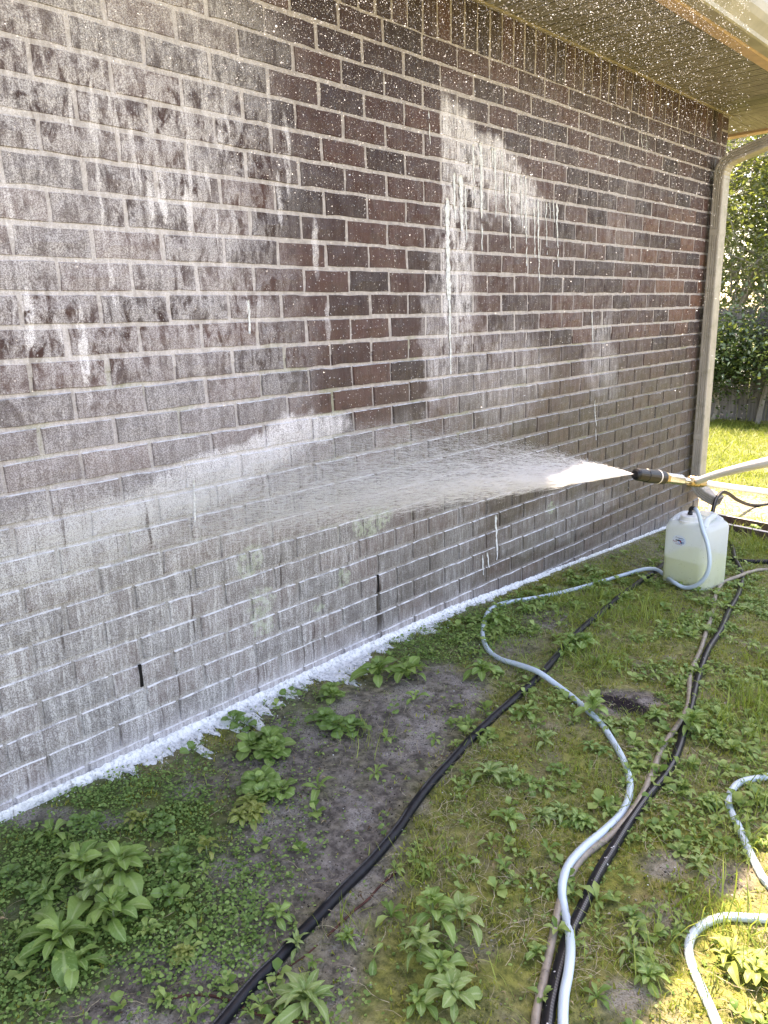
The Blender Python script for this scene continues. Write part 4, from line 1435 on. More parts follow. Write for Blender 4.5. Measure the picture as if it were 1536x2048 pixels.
MAT['blue'] = hose_mat('blue_braided_hose', (0.42, 0.52, 0.60), 'braid')
MAT['black'] = hose_mat('black_rubber_hose', (0.005, 0.005, 0.008), 'print')
MAT['blackst'] = hose_mat('black_striped_hose', (0.006, 0.006, 0.008), 'stripe')
MAT['tan'] = hose_mat('tan_hose', (0.30, 0.255, 0.205), 'plain')


def hose(name, pts, r, mat, label, cat='hose', raw=None, n=12, smooth_z=False):
    """pts: ground pixels (px, py[, extra lift]); raw: world points appended before / after"""
    W = []
    for p_ in pts:
        if len(p_) == 3 and isinstance(p_[2], str):
            continue
        lift = p_[2] if len(p_) > 2 else 0.0
        W.append(gpt(p_[0], p_[1], r * 0.75 + lift))
    if raw:
        pre, post = raw
        W = [np.array(q) for q in pre] + W + [np.array(q) for q in post]
    W = catmull(W, 0.012)
    K_ = 8
    zs_ = np.convolve(np.pad(W[:, 2], K_, mode='edge'), np.ones(2 * K_ + 1) / (2 * K_ + 1), 'valid')
    W[:, 2] = np.maximum(zs_, gz(W[:, 0], W[:, 1]) + r * 0.35) if smooth_z else W[:, 2]
    V, F, UV = tube(W, r, n)
    c = W[len(W) // 2]
    me = mesh(name, V - c, F, True, mat, uv=UV)
    o = obj(name, me, None, tuple(c))
    tag(o, label, cat)
    return W


def gw(x, y, r, l=0.0):
    return (x, y, float(gz(x, y)) + r * 0.75 + l)


RB = 0.0125     # black hose radius
# black hose on the left
hose('black_hose', [(405, 2085), (512, 1962), (554, 1920), (591, 1879), (628, 1842), (661, 1804), (695, 1771), (732, 1734), (765, 1697), (798, 1655), (823, 1618), (860, 1568), (897, 1527), (939, 1482), (976, 1444), (1018, 1407), (1067, 1364), (1100, 1328), (1145, 1275), (1205, 1222), (1250, 1185), (1300, 1150), (1335, 1122), (1365, 1095)],
     0.0128, MAT['black'], 'thick black rubber hose running diagonally, leftmost of the hoses, ending behind the jug', smooth_z=True, raw=([gw(0.98, -0.62, .0145)], [gw(0.62, 3.35, .0145), gw(0.9, 3.6, .0145)]))
# black hose with grey stripe; hangs over the downspout elbow behind the jug
gq = gpt(1475, 1000)
gr_ = gpt(1545, 1002)
exi = [gw(gr_[0] + 2.2, gr_[1] + 0.2, RB), gw(gr_[0] + 0.7, gr_[1] + 0.08, RB), gw(gr_[0] + 0.12, gr_[1] - 0.05, RB), gw(0.19, 5.02, RB), (0.185, 4.62, -0.045), (0.19, 4.36, 0.06), (ELB_END[0] - 0.005, SYC + 0.03, ELB_END[2] + 0.052), (ELB_END[0] - 0.0, SYC - 0.07, ELB_END[2] + 0.02), (0.24, 3.95, -0.04), gw(0.30, 3.70, RB), gw(0.42, 3.45, RB)]
hose('black_hose', [(1457, 1085), (1470, 1118), (1484, 1150), (1478, 1185), (1458, 1222), (1440, 1262), (1416, 1300), (1394, 1362), (1380, 1420), (1369, 1457), (1350, 1515), (1329, 1552), (1292, 1596), (1259, 1643), (1223, 1702), (1193, 1753), (1172, 1800), (1153, 1840), (1135, 1880), (1117, 1939), (1099, 2016), (1090, 2070)],
     RB, MAT['blackst'], 'black hose with grey stripe lying beside the tan hose, coming from over the downspout elbow', raw=(exi, [gw(1.42, -0.1, RB)]))
RT = 0.0088
hose('tan_hose', [(1536, 1140), (1500, 1144, .006), (1478, 1152, .026), (1450, 1163, .006), (1432, 1190), (1424, 1230), (1412, 1265), (1401, 1300), (1381, 1347), (1376, 1409, .004), (1361, 1442, .006), (1328, 1490), (1303, 1548), (1277, 1603, .004), (1244, 1647, .006), (1215, 1676), (1168, 1713), (1139, 1753), (1120, 1804), (1106, 1870), (1091, 1943), (1073, 2026), (1062, 2080)],
     RT, MAT['tan'], 'thin tan hose winding along the left side of the striped black hose', raw=([gw(2.3, 3.3, RT), gw(1.5, 3.1, RT)], [gw(1.36, -0.12, RT)]))
RL_ = 0.0098


# ---- jug
JC = np.array([0.598, 2.765])
JZ = float(gz(*JC)) - 0.012
JW, JD, JH = 0.226, 0.235, 0.345
jrot = R(-9)
jug = empty('plastic_jug', (JC[0], JC[1], JZ), jrot, 'translucent white plastic jug half full of yellow-green liquid standing by the wall corner', 'jug')


def rrect(w, d, r, n=6):
    pts = []
    for (cx, cy, a0) in ((w / 2 - r, -d / 2 + r, -90), (w / 2 - r, d / 2 - r, 0), (-w / 2 + r, d / 2 - r, 90), (-w / 2 + r, -d / 2 + r, 180)):
        for k in range(n):
            a = R(a0 + 90 * k / (n - 1))
            pts.append((cx + r * math.cos(a), cy + r * math.sin(a)))
    return pts


def shell(levels):
    V, F = [], []
    n = None
    for (z, w, d, r) in levels:
        p = rrect(w, d, r)
        n = len(p)
        V += [(a, b_, z) for a, b_ in p]
    for i in range(len(levels) - 1):
        for k in range(n):
            F.append((i * n + k, i * n + (k + 1) % n, (i + 1) * n + (k + 1) % n, (i + 1) * n + k))
    F.append(tuple(range(n - 1, -1, -1)))
    F.append(tuple(range((len(levels) - 1) * n, len(levels) * n)))
    return V, F


def jug_mats():
    b = NB('translucent_jug_plastic')
    P, x, y, z = b.pos()
    c = b.mix(b.ss(0.35, 0.7, b.noise(P, 14, 3)), (0.84, 0.88, 0.92), (0.88, 0.93, 0.98))
    sp = b.mul(b.ss(0.20, 0.10, b.vor(P, 75)), b.ss(0.5, 0.6, b.noise(P, 20, 2)))
    c = b.mix(b.mul(sp, b.ss(0.22, 0.05, z, 0.35, 1.0)), c, (0.10, 0.075, 0.04))
    mud = b.mul(b.ss(0.06, -0.04, z), b.ss(0.45, 0.65, b.noise(P, 30, 4)))
    c = b.mix(b.mul(mud, 0.3), c, (0.25, 0.24, 0.15))
    sh = b.bsdf(c, 0.35, 0.5)
    tl = b.node('ShaderNodeBsdfTranslucent', {0: (0.86, 0.90, 0.95)}).outputs[0]
    tp_ = b.node('ShaderNodeBsdfTransparent', {0: (0.95, 0.97, 0.95)}).outputs[0]
    m1 = b.node('ShaderNodeMixShader', {0: 0.35, 1: sh, 2: tl}).outputs[0]
    m2 = b.node('ShaderNodeMixShader', {0: 0.40, 1: m1, 2: tp_}).outputs[0]
    MAT['jug'] = b.done(m2)
    b = NB('yellow_green_liquid')
    sh = b.bsdf((0.58, 0.60, 0.07), 0.3, 0.4)
    tl = b.node('ShaderNodeBsdfTranslucent', {0: (0.85, 0.85, 0.25)}).outputs[0]
    MAT['liquid'] = b.done(b.node('ShaderNodeMixShader', {0: 0.5, 1: sh, 2: tl}).outputs[0])


jug_mats()
lv_ = [(0.0, JW - 0.03, JD - 0.03, 0.03), (0.010, JW - 0.006, JD - 0.006, 0.035), (0.025, JW, JD, 0.036), (JH * 0.3, JW, JD, 0.036), (JH * 0.6, JW, JD, 0.036), (JH * 0.90, JW, JD, 0.036), (JH * 0.95, JW - 0.012, JD - 0.012, 0.036), (JH * 0.985, JW - 0.035, JD - 0.035, 0.034), (JH, JW - 0.07, JD - 0.07, 0.03)]
V, F = shell(lv_)
obj('body', mesh('body', V, F, True, MAT['jug']), jug)
ZL = JH * 0.455
V, F = shell([(0.008, JW - 0.02, JD - 0.02, 0.03), (0.028, JW - 0.003, JD - 0.003, 0.035), (ZL, JW - 0.003, JD - 0.003, 0.035)])
obj('liquid', mesh('liquid', V, F, False, MAT['liquid']), jug)
# raised shoulder with the moulded handle ridge and the filler neck
m = MB()
V, F, _ = tube(catmull([(0.035, 0.085, JH - 0.012), (0.045, 0.07, JH + 0.012), (0.06, 0.02, JH + 0.018), (0.075, -0.05, JH + 0.014), (0.082, -0.085, JH - 0.014)], 0.01), 0.015, 12)
m.add(V, F)
V, F, _ = tube(catmull([(-0.092, 0.09, JH - 0.018), (-0.088, 0.04, JH + 0.003), (-0.085, -0.03, JH + 0.002), (-0.088, -0.085, JH - 0.018)], 0.01), 0.017, 12)
m.add(V, F)
V, F, _ = tube(catmull([(-0.085, 0.095, JH - 0.016), (0.0, 0.10, JH + 0.006), (0.07, 0.09, JH - 0.012)], 0.01), 0.017, 12)
m.add(V, F)
m.build('handle', MAT['jug'], jug, True)
MAT['cap'] = simple('white_cap_plastic', (0.74, 0.75, 0.74), 0.4, 0.5, var=0.05)
MAT['fitting'] = simple('black_fitting', (0.015, 0.015, 0.016), 0.4, 0.5)
CXJ, CYJ = -0.012, -0.055
ncap = MB()
prof = [(0.050, JH - 0.012), (0.050, JH + 0.004), (0.044, JH + 0.006), (0.044, JH + 0.026), (0.040, JH + 0.030), (0.014, JH + 0.031)]
ncap.lathe(prof, 32, Matrix.Translation((CXJ, CYJ, 0)))
cap = ncap.build('cap', MAT['cap'], jug)
fm = MB()
fm.lathe([(0.012, JH + 0.031), (0.012, JH + 0.042), (0.009, JH + 0.043), (0.009, JH + 0.060)], 10, Matrix.Translation((CXJ, CYJ, 0)))
V, F, _ = tube(catmull([(CXJ, CYJ, JH + 0.052), (CXJ + 0.004, CYJ, JH + 0.064), (CXJ + 0.028, CYJ - 0.004, JH + 0.066)], 0.004), 0.0095, 10)
fm.add(V, F)
fm.build('elbow_fitting', MAT['fitting'], cap, True)
# oval sticker with printed bands and a dark and red shape
st = empty('sticker', (-0.022, -JD / 2 - 0.0006, JH * 0.735), 0, parent=jug)


def decal(name, pts, y, color, parent):
    mt = MAT.setdefault('ink' + str(color), simple('sticker_ink', color, 0.4, 0.4, var=0.03))
    return obj(name, mesh(name, [(a, y, c) for a, c in pts], [tuple(range(len(pts)))], False, mt), parent)


ov = [(0.037 * math.cos(t), 0.027 * math.sin(t)) for t in np.linspace(0, 2 * math.pi, 40, endpoint=False)]
decal('backing', ov, -0.0004, (0.62, 0.70, 0.78), st)
ov2 = [(0.033 * math.cos(t), 0.0235 * math.sin(t)) for t in np.linspace(0, 2 * math.pi, 40, endpoint=False)]
decal('face', ov2, -0.0009, (0.66, 0.72, 0.80), st)
for k, zc in enumerate((-0.014, -0.006, 0.002, 0.010)):
    hw = 0.033 * math.sqrt(1 - (zc / 0.0245) ** 2) * 0.9
    decal('blue_band', [(-0.004, zc), (hw, zc), (hw, zc + 0.0035), (-0.004, zc + 0.0035)], -0.0014, (0.16, 0.34, 0.62), st)
decal('dark_shape', [(-0.018, 0.0035), (0.002, 0.0045), (0.010, 0.002), (0.016, -0.009), (0.013, -0.016), (0.009, -0.010), (0.003, -0.002), (-0.018, -0.002)][::-1], -0.0019, (0.02, 0.02, 0.025), st)
decal('red_shape', [(0.002, 0.003), (0.008, 0.0015), (0.0115, -0.006), (0.008, -0.0085), (0.003, -0.001)][::-1], -0.0023, (0.45, 0.03, 0.04), st)


def lettering(txt, size, zc, y, color, parent, dx=0.0):
    cu = bpy.data.curves.new('lettering', 'FONT')
    cu.body = txt
    cu.size = size
    cu.align_x = 'CENTER'
    tmp = bpy.data.objects.new('lettering', cu)
    COL.objects.link(tmp)
    bpy.context.view_layer.update()
    me = bpy.data.meshes.new_from_object(tmp)
    bpy.data.objects.remove(tmp)
    me.materials.clear()
    me.materials.append(MAT.setdefault('ink' + str(color), simple('sticker_ink', color, 0.4, 0.4, var=0.03)))
    obj('lettering', me, parent, (dx, y, zc), (math.pi / 2, 0, 0))


lettering('Pressure', 0.0105, 0.0115, -0.0027, (0.05, 0.06, 0.10), st)
lettering('Pens', 0.013, -0.0105, -0.0027, (0.30, 0.04, 0.05), st, -0.020)
lettering('ville', 0.0125, -0.0105, -0.0027, (0.08, 0.14, 0.32), st, 0.019)
lettering('WASHING', 0.0075, -0.0205, -0.0027, (0.30, 0.08, 0.08), st)

Mj = Matrix.Translation((JC[0], JC[1], JZ)) @ Matrix.Rotation(jrot, 4, 'Z')


def jw(x, y, z):
    return tuple(Mj @ Vector((x, y, z)))


# blue braided hose: from the jug cap round the front and down the garden
fy = -JD / 2
nrm_ = np.array(Mj.to_3x3() @ Vector((0, -1, 0)))


def on_front(px, py, gap):
    p0 = np.array(jw(0, fy - gap, 0.1))
    d = ray(px, py)
    return tuple(CAM + d * ((p0 - CAM) @ nrm_) / (d @ nrm_))


arc_pts = [jw(CXJ + 0.026, CYJ - 0.004, JH + 0.066), jw(CXJ + 0.052, CYJ - 0.022, JH + 0.055), on_front(1406, 1062, -0.01), on_front(1414, 1085, 0.022), on_front(1419, 1115, 0.032), on_front(1417, 1140, 0.038), on_front(1406, 1160, 0.045), on_front(1390, 1172, 0.05), on_front(1368, 1175, 0.05), on_front(1347, 1164, 0.05)]
hose('blue_hose', [(1330, 1151, .010), (1313, 1139, .022), (1290, 1138, .026), (1250, 1149, .004), (1200, 1164), (1150, 1178), (1100, 1190), (1050, 1199), (1005, 1207), (980, 1220), (968, 1245), (966, 1275), (978, 1302), (1002, 1319), (1036, 1329, .012), (1078, 1345, .027), (1120, 1375, .006), (1146, 1395), (1173, 1419), (1201, 1446), (1226, 1483), (1248, 1523), (1259, 1559), (1257, 1596), (1241, 1629), (1208, 1661, .004), (1164, 1698, .010), (1135, 1734, .016), (1124, 1775, .014), (1128, 1815), (1137, 1855, .004), (1141, 1899, .018), (1137, 1943, .020), (1128, 1994, .014), (1126, 2048, .006), (1128, 2080)],
     RL_, MAT['blue'], 'pale blue braided hose from the jug cap, winding across the turf to the bottom edge', raw=(arc_pts, [gw(1.46, 0.0, RL_)]))
# second blue hose: two visible bends of one coil at the right
q1 = gpt(1536, 1768)
q2 = gpt(1536, 1838)
hose('blue_hose', [(1560, 1553), (1520, 1556), (1482, 1564), (1462, 1584), (1457, 1604), (1463, 1626), (1475, 1648), (1490, 1683), (1508, 1722), (1532, 1764), (1570, 1800), (1600, 1830), (1580, 1842), (1536, 1838), (1500, 1836), (1450, 1834), (1412, 1846), (1386, 1868), (1377, 1894), (1382, 1925), (1398, 1965), (1418, 2010), (1436, 2052), (1460, 2110)],
     0.0094, MAT['blue'], 'separate pale blue hose looping in from the right edge of the photo, partly in sunlight', raw=([gw(2.6, 1.9, RL_), gw(2.0, 1.35, RL_)], []))

# ------------------------------------------------------------------ pressure washer lance
lance = empty('spray_lance', tuple(CAM + ray(1335, 955) * 1.44), 0, 'twin-tube pressure washer lance with black nozzle spraying the wall, reaching in from the right', 'spray lance')
LO = np.array(lance.location)
A = CAM + ray(1270, 948) * 1.40
B = CAM + ray(1410, 966) * 1.52
ax = Vector(B - A)
AL = ax.length
ax.normalize()
q = ax.to_track_quat('Z', 'X').to_matrix().to_4x4()
MA = Matrix.Translation(Vector(A - LO)) @ q
MAT['blackpl'] = simple('black_nozzle_plastic', (0.006, 0.006, 0.007), 0.35, 0.35)
MAT['steel'] = simple('zinc_steel', (0.70, 0.70, 0.72), 0.25, 0.5, metal=1.0, var=0.05)
MAT['brass'] = simple('brass', (0.50, 0.37, 0.20), 0.3, 0.5, metal=1.0, var=0.1)
MAT['tubesteel'] = simple('pale_tube', (0.86, 0.86, 0.86), 0.3, 0.6, metal=0.0, var=0.04)
k_ = AL / 140.0        # metres per photograph pixel along the lance
m = MB()
m.lathe([(0.0065, 0.0), (0.0105, 1.5 * k_), (0.0118, 4 * k_), (0.0122, 18 * k_), (0.0122, 19 * k_), (0.0132, 20 * k_), (0.0134, 38 * k_), (0.0134, 52 * k_), (0.0122, 54 * k_)], 20, MA)
m.build('nozzle', MAT['blackpl'], lance, False)
m = MB()
m.lathe([(0.0138, 40.5 * k_), (0.0138, 42.5 * k_)], 20, MA)
m.build('ring', MAT['ring_litedge'], lance)
m = MB()
m.lathe([(0.0112, 53 * k_), (0.0112, 61 * k_)], 6, MA)
m.build('brass_nut', MAT['brass'], lance)
m = MB()
m.lathe([(0.0092, 61 * k_), (0.0102, 62.5 * k_), (0.0102, 91 * k_), (0.0092, 92.5 * k_)], 6, MA)
m.lathe([(0.0062, 92.5 * k_), (0.0062, 106 * k_)], 14, MA)
m.build('hex_coupler', MAT['steel'], lance)
m = MB()
zz = 106
for i in range(3):
    m.lathe([(0.0085, (zz) * k_), (0.0108, (zz + 1.5) * k_), (0.0108, (zz + 4) * k_), (0.0085, (zz + 5.5) * k_)], 16, MA)
    zz += 6
m.lathe([(0.0098, zz * k_), (0.0098, (zz + 12) * k_)], 6, MA)
m.build('brass_coupling', MAT['brass'], lance)
c0 = A + np.array(ax) * (AL * 0.985)
V, F, _ = tube(catmull([c0 - LO, CAM + ray(1440, 971) * 1.51 - LO, CAM + ray(1536, 984) * 1.48 - LO, CAM + ray(1850, 1020) * 1.40 - LO, CAM + ray(2150, 1075) * 1.30 - LO], 0.03), 0.0062, 14)
obj('lower_tube', mesh('lower_tube', V, F, True, MAT['tubesteel']), lance)
c1 = A + np.array(ax) * (AL * 0.86)
V, F, _ = tube(catmull([c1 - LO, CAM + ray(1430, 950) * 1.36 - LO, CAM + ray(1536, 924) * 1.02 - LO, CAM + ray(1750, 880) * 0.78 - LO, CAM + ray(2100, 850) * 0.62 - LO], 0.03), 0.0070, 14)
obj('upper_tube', mesh('upper_tube', V, F, True, MAT['tubesteel']), lance)

# ------------------------------------------------------------------ water spray
def water_mat(name, alpha):
    b = NB(name)
    d = b.node('ShaderNodeBsdfDiffuse', {0: (0.94, 0.95, 0.97)}).outputs[0]
    t = b.node('ShaderNodeBsdfTranslucent', {0: (0.94, 0.95, 0.97)}).outputs[0]
    m1 = b.node('ShaderNodeMixShader', {0: 0.5, 1: d, 2: t}).outputs[0]
    tr = b.node('ShaderNodeBsdfTransparent').outputs[0]
    return b.done(b.node('ShaderNodeMixShader', {0: alpha, 1: tr, 2: m1}).outputs[0])


MAT['spray'] = water_mat('spray_water', 0.55)
MAT['drop'] = water_mat('water_drops', 0.5)


def spindles(name, A0, A1, rad, mat):
    """thin three-sided streaks of water from A0 to A1"""
    A0 = np.asarray(A0); A1 = np.asarray(A1)
    n = len(A0)
    T = A1 - A0
    L = np.linalg.norm(T, axis=1, keepdims=True)
    T = T / L
    U = np.cross(T, np.array([0.3, 0.2, 0.93]))
    U /= np.linalg.norm(U, axis=1, keepdims=True)
    W_ = np.cross(T, U)
    mid = A0 * 0.65 + A1 * 0.35
    V = [A0]
    for k in range(3):
        a = 2 * np.pi * k / 3
        V.append(mid + rad[:, None] * (np.cos(a) * U + np.sin(a) * W_))
    V.append(A1)
    V = np.stack(V, 1)
    f = np.array([(0, 2, 1), (0, 3, 2), (0, 1, 3), (4, 1, 2), (4, 2, 3), (4, 3, 1)])
    F = (f[None] + (np.arange(n) * 5)[:, None, None]).reshape(-1, 3)
    return mesh(name, V.reshape(-1, 3), F, False, mat)


NZ = A - np.array(ax) * 0.002
UP = [(-60, 1010), (100, 985), (300, 945), (480, 890), (600, 856), (720, 838), (860, 842), (960, 858), (1060, 882), (1110, 898)]
upx = [p_[0] for p_ in UP]; upy = [p_[1] for p_ in UP]
LOx = [-60, 200, 450, 700, 900, 1110]; LOy = [1185, 1110, 1040, 990, 968, 962]


def target(n, bright=False):
    u = rng.random(n)
    tx = -60 + (1110 + 60) * u ** 0.85
    a = np.interp(tx, upx, upy)
    b_ = np.interp(tx, LOx, LOy)
    rope = np.array([.02, .10, .17, .27, .36, .46, .55, .63, .74, .83, .92, .98])
    wts = np.array([1.2, .8, .5, .9, .6, 1.0, .5, .9, .6, .9, 1.5, 1.8])
    v = np.where(rng.random(n) < 0.62, rng.choice(rope, n, p=wts / wts.sum()) + rng.normal(0, 0.014, n), rng.random(n))
    v = np.clip(v, -0.02, 1.02)
    if bright:
        v = np.clip(rng.choice([0.93, 0.62, 0.35, 0.08], n, p=[0.40, 0.22, 0.18, 0.20]) + rng.normal(0, 0.05, n), 0, 1)
        tx = rng.uniform(300, 900, n)
        a = np.interp(tx, upx, upy); b_ = np.interp(tx, LOx, LOy)
    ty = a + (b_ - a) * v
    out = []
    for p_, q_ in zip(tx, ty):
        y_, z_ = wpt(p_, q_)
        out.append((0.01, y_, z_))
    return np.array(out)


def make_spray(n, bright, smin, smax, r0, r1, lmin, lmax, pw):
    T = target(n, bright)
    s = smin + (smax - smin) * rng.random(n) ** pw
    D = T - NZ
    P0 = NZ + D * s[:, None]
    sag = 0.0
    L = rng.uniform(lmin, lmax, n)
    Dn = D / np.linalg.norm(D, axis=1, keepdims=True)
    jt = rng.normal(0, 0.0035, (n, 3)) * s[:, None] * 4
    P0 = P0 + jt
    P1 = P0 + Dn * L[:, None]
    rad = r0 + (r1 - r0) * rng.random(n)
    m_ = P1[:, 0] > 0.004
    return P0[m_], P1[m_], rad[m_]


parts = [make_spray(16000, False, 0.08, 0.6, 0.00014, 0.00032, 0.006, 0.028, 1.1),
         make_spray(30000, False, 0.0, 1.0, 0.00014, 0.00034, 0.006, 0.030, 0.85),
         make_spray(9000, True, 0.0, 0.9, 0.0002, 0.0005, 0.02, 0.08, 0.9),
         make_spray(900, False, 0.0, 0.10, 0.0003, 0.0007, 0.02, 0.06, 1.0),
         make_spray(13000, False, 0.3, 1.0, 0.00018, 0.0004, 0.004, 0.018, 0.8)]
P0 = np.vstack([p_[0] for p_ in parts]); P1 = np.vstack([p_[1] for p_ in parts]); rd = np.concatenate([p_[2] for p_ in parts])
o = obj('water_spray', spindles('water_spray', P0, P1, rd, MAT['spray']), kind='stuff')
tag(o, 'white fan of high-pressure water streaks from the nozzle to the brick wall', 'water spray')

# fine drops in the air: splash-back drifting under the eave
n = 60000
pxs = rng.uniform(-60, 1500, n)
pys = -60 + 900 * rng.random(n) ** 1.9
pr = np.exp(-((pys + 60) / 520)) + 0.1
m = rng.random(n) < pr
pxs, pys = pxs[m], pys[m]
pxs = np.concatenate([pxs, rng.uniform(450, 1420, 16000)])
pys = np.concatenate([pys, -60 + 460 * rng.random(16000) ** 1.3])
n = len(pxs)
dist = rng.uniform(0.45, 2.6, n)
Q = CAM + np.stack([ray(a, b_) for a, b_ in zip(pxs, pys)]) * dist[:, None]
m = (Q[:, 0] > 0.01) & (Q[:, 2] < ZS - 0.02)
Q = Q[m]; dist = dist[m]
rr = rng.gamma(1.6, 0.00015, len(Q)) + 0.00018
rr *= np.where(rng.random(len(Q)) > 0.99, 2.0, 1.0)
rr *= np.clip(dist / 1.2, 0.4, 1.3)
n = len(Q)
o = obj('water_drops', scatter('water_drops', IC, IF, Q, np.zeros(n), np.zeros(n), rr, MAT['drop'], sxy=np.ones(n)), kind='stuff')
tag(o, 'fine splash-back drops hanging in the air under the eave', 'water drops')

# ------------------------------------------------------------------ foam
def foam_mat():
    b = NB('white_cleaning_foam')
    P = b.pos()[0]
    n = b.noise(P, 90, 4, 0.7)
    c = b.mix(b.ss(0.3, 0.6, n), (0.42, 0.44, 0.46), (0.74, 0.75, 0.76))
    h = b.add(b.vor(P, 260), b.mul(n, 0.8))
    hole = b.ss(0.60, 0.68, b.noise(P, 75, 3, 0.6))
    c = b.mix(b.mul(hole, 0.7), c, (0.20, 0.19, 0.17))
    return b.done(b.bsdf(c, 0.45, 0.4, b.bump(h, 0.22, 0.003)))


MAT['foam'] = foam_mat()
foam = empty('cleaning_foam', (0.02, 1.0, 0.03), 0, 'white cleaning foam pooled along the foot of the wall and dripping down the bricks', 'foam')
FO = np.array(foam.location)
edge = [(0, 1648), (60, 1618), (120, 1590), (200, 1562), (270, 1545), (288, 1566), (302, 1530), (365, 1508), (425, 1528), (405, 1482), (470, 1455), (545, 1462), (522, 1425), (600, 1392), (650, 1362), (688, 1378), (715, 1352), (742, 1316), (800, 1292), (875, 1268), (905, 1240), (960, 1216), (1000, 1197), (1060, 1172), (1110, 1151), (1180, 1113), (1240, 1087), (1290, 1073), (1340, 1058), (1400, 1030)]
E_ = np.array([gpt(a, b_)[:2] for a, b_ in edge])
ord_ = np.argsort(E_[:, 1])
ye = np.arange(-1.2, YC, 0.004)
wb = np.interp(ye, E_[ord_, 1], np.maximum(E_[ord_, 0], 0.006))
wb = wb * np.interp(ye, [1.2, 2.0, 2.6, 4], [1.1, 0.6, 0.35, 0.4])
wb *= np.clip(0.72 + 0.55 * snoise(ye, ye * 0, 17, 3) + 0.42 * snoise(ye, ye * 0, 63, 8) + .2 * snoise(ye, ye * 0, 170, 2), 0.15, 1.9)
wb = wb * np.interp(ye, [-0.4, 0.05, 0.2, 0.9, 1.1], [0.6, 0.7, 1.2, 1.15, 0.85]) + 0.003
nc = 14
u = np.linspace(0, 1, nc)
X = wb[:, None] * u[None, :]
Yg = np.repeat(ye[:, None], nc, 1) + 0.012 * snoise(X, ye[:, None], 60, 12) * u[None]
th_ = (1 - u[None] ** 3) * (0.008 + 0.005 * snoise(X, Yg, 40, 5) + 0.0012 * snoise(X, Yg, 110, 6)) + 0.0005
th_ = np.maximum(th_, 0.0005)
Z = gz(X, Yg) + th_ + (0.02 * np.exp(-(X / 0.012) ** 2)) * np.interp(Yg, [1.5, 2.4], [1.0, 0.35])
Z[:, -1] = gz(X[:, -1], Yg[:, -1]) - 0.004
idx = np.arange(len(ye) * nc).reshape(len(ye), nc)
ff = np.stack([idx[:-1, :-1].ravel(), idx[:-1, 1:].ravel(), idx[1:, 1:].ravel(), idx[1:, :-1].ravel()], 1)
obj('foam_bank', mesh('foam_bank', np.stack([X.ravel(), Yg.ravel(), Z.ravel()], 1) - FO, ff, True, MAT['foam']), foam)
# loose flecks beyond the edge
n = 2600
yi = rng.uniform(-0.6, 3.6, n)
xi = np.interp(yi, ye, wb) + rng.exponential(0.012, n) * rng.choice([1, 1, 1.8], n)
obj('foam_flecks', scatter('foam_flecks', IC, IF, np.stack([xi, yi, gz(xi, yi) + rng.uniform(0.0, 0.012, n)], 1) - FO, rng.uniform(0, 6, n), rng.uniform(0, 1, n), rng.gamma(2, 0.00045, n), MAT['foam'], sxy=np.ones(n)), foam, kind='stuff')
# drips on the brick face: (x px, top, bottom, width px top, width px bottom)
DR = [(858, 222, 294, 4, 2.5), (895, 395, 600, 15, 12), (899, 560, 748, 10, 4), (931, 370, 485, 6, 3), (922, 350, 462, 16, 9), (962, 285, 502, 14, 3), (946, 288, 367, 7, 3), (990, 296, 435, 9, 3), (984, 294, 335, 7, 3), (1003, 300, 336, 7, 3), (1019, 352, 499, 9, 3),
      (1010, 340, 422, 6, 3), (1042, 350, 452, 5, 3), (1051, 352, 532, 5, 3), (1068, 398, 514, 5, 3), (1076, 400, 562, 8, 3), (1092, 402, 510, 4, 2.5), (1114, 405, 534, 7, 3), (1099, 400, 438, 4, 2), (1106, 400, 445, 5, 2), (388, 960, 1044, 5, 6), (497, 600, 668, 5, 6), 
      (992, 1030, 1120, 9, 4), (975, 1105, 1135, 8, 3), (965, 1110, 1150, 6, 3), (1248, 262, 300, 2.5, 1.5), (1283, 268, 305, 2.5, 1.5), (1292, 270, 303, 2.5, 1.5), (1184, 620, 700, 3, 2), (1190, 800, 880, 3, 2), (908, 345, 440, 10, 5), (948, 372, 410, 6, 3)]
for (a, t0, t1, w0, w1) in DR:
    npt = max(6, int((t1 - t0) / 7))
    pts = []
    rads = []
    for i in range(npt):
        f_ = i / (npt - 1)
        y_, z_ = wpt(a + random.gauss(0, 0.5) + 2.5 * f_, t0 + (t1 - t0) * f_)
        dep = (np.array([0, y_, z_]) - CAM) @ CF
        w_ = (w0 + (w1 - w0) * f_ ** 0.7) * random.uniform(0.55, 1.25) * (0.45 if i == 0 else 1)
        pts.append((0.0, y_, z_))
        rads.append(w_ * dep / FOC * 0.34)
    rads[-1] *= 0.7
    P_ = np.array(pts)
    R_ = np.array(rads)
    V = []
    K = 7
    for c_, r__ in zip(P_, R_):
        for j in range(K):
            an = math.pi * j / (K - 1)
            V.append((-0.0008 + 0.0034 * math.sin(an) * min(1, 0.3 + r__ / 0.012), c_[1] - r__ * 1.35 * math.cos(an), c_[2]))
    F = [(i * K + j, i * K + j + 1, (i + 1) * K + j + 1, (i + 1) * K + j) for i in range(len(P_) - 1) for j in range(K - 1)]
    F += [tuple(range(K)), tuple(range(len(P_) * K - 1, len(P_) * K - K - 1, -1))]
    V = np.array(V)
    obj('foam_drip', mesh('foam_drip', V - FO, F, True, MAT['foam']), foam)

# foam flecks spattered over the soil and a few on the turf
n = 70
sp_ = np.array([gpt(rng.uniform(650, 1520), rng.uniform(1120, 1800), 0.012) for _ in range(n)])
obj('foam_spatter', scatter('foam_spatter', IC, IF, sp_ - FO, np.zeros(n), np.zeros(n), rng.uniform(0.001, 0.003, n), MAT['foam'], sxy=np.ones(n)), foam, kind='stuff')

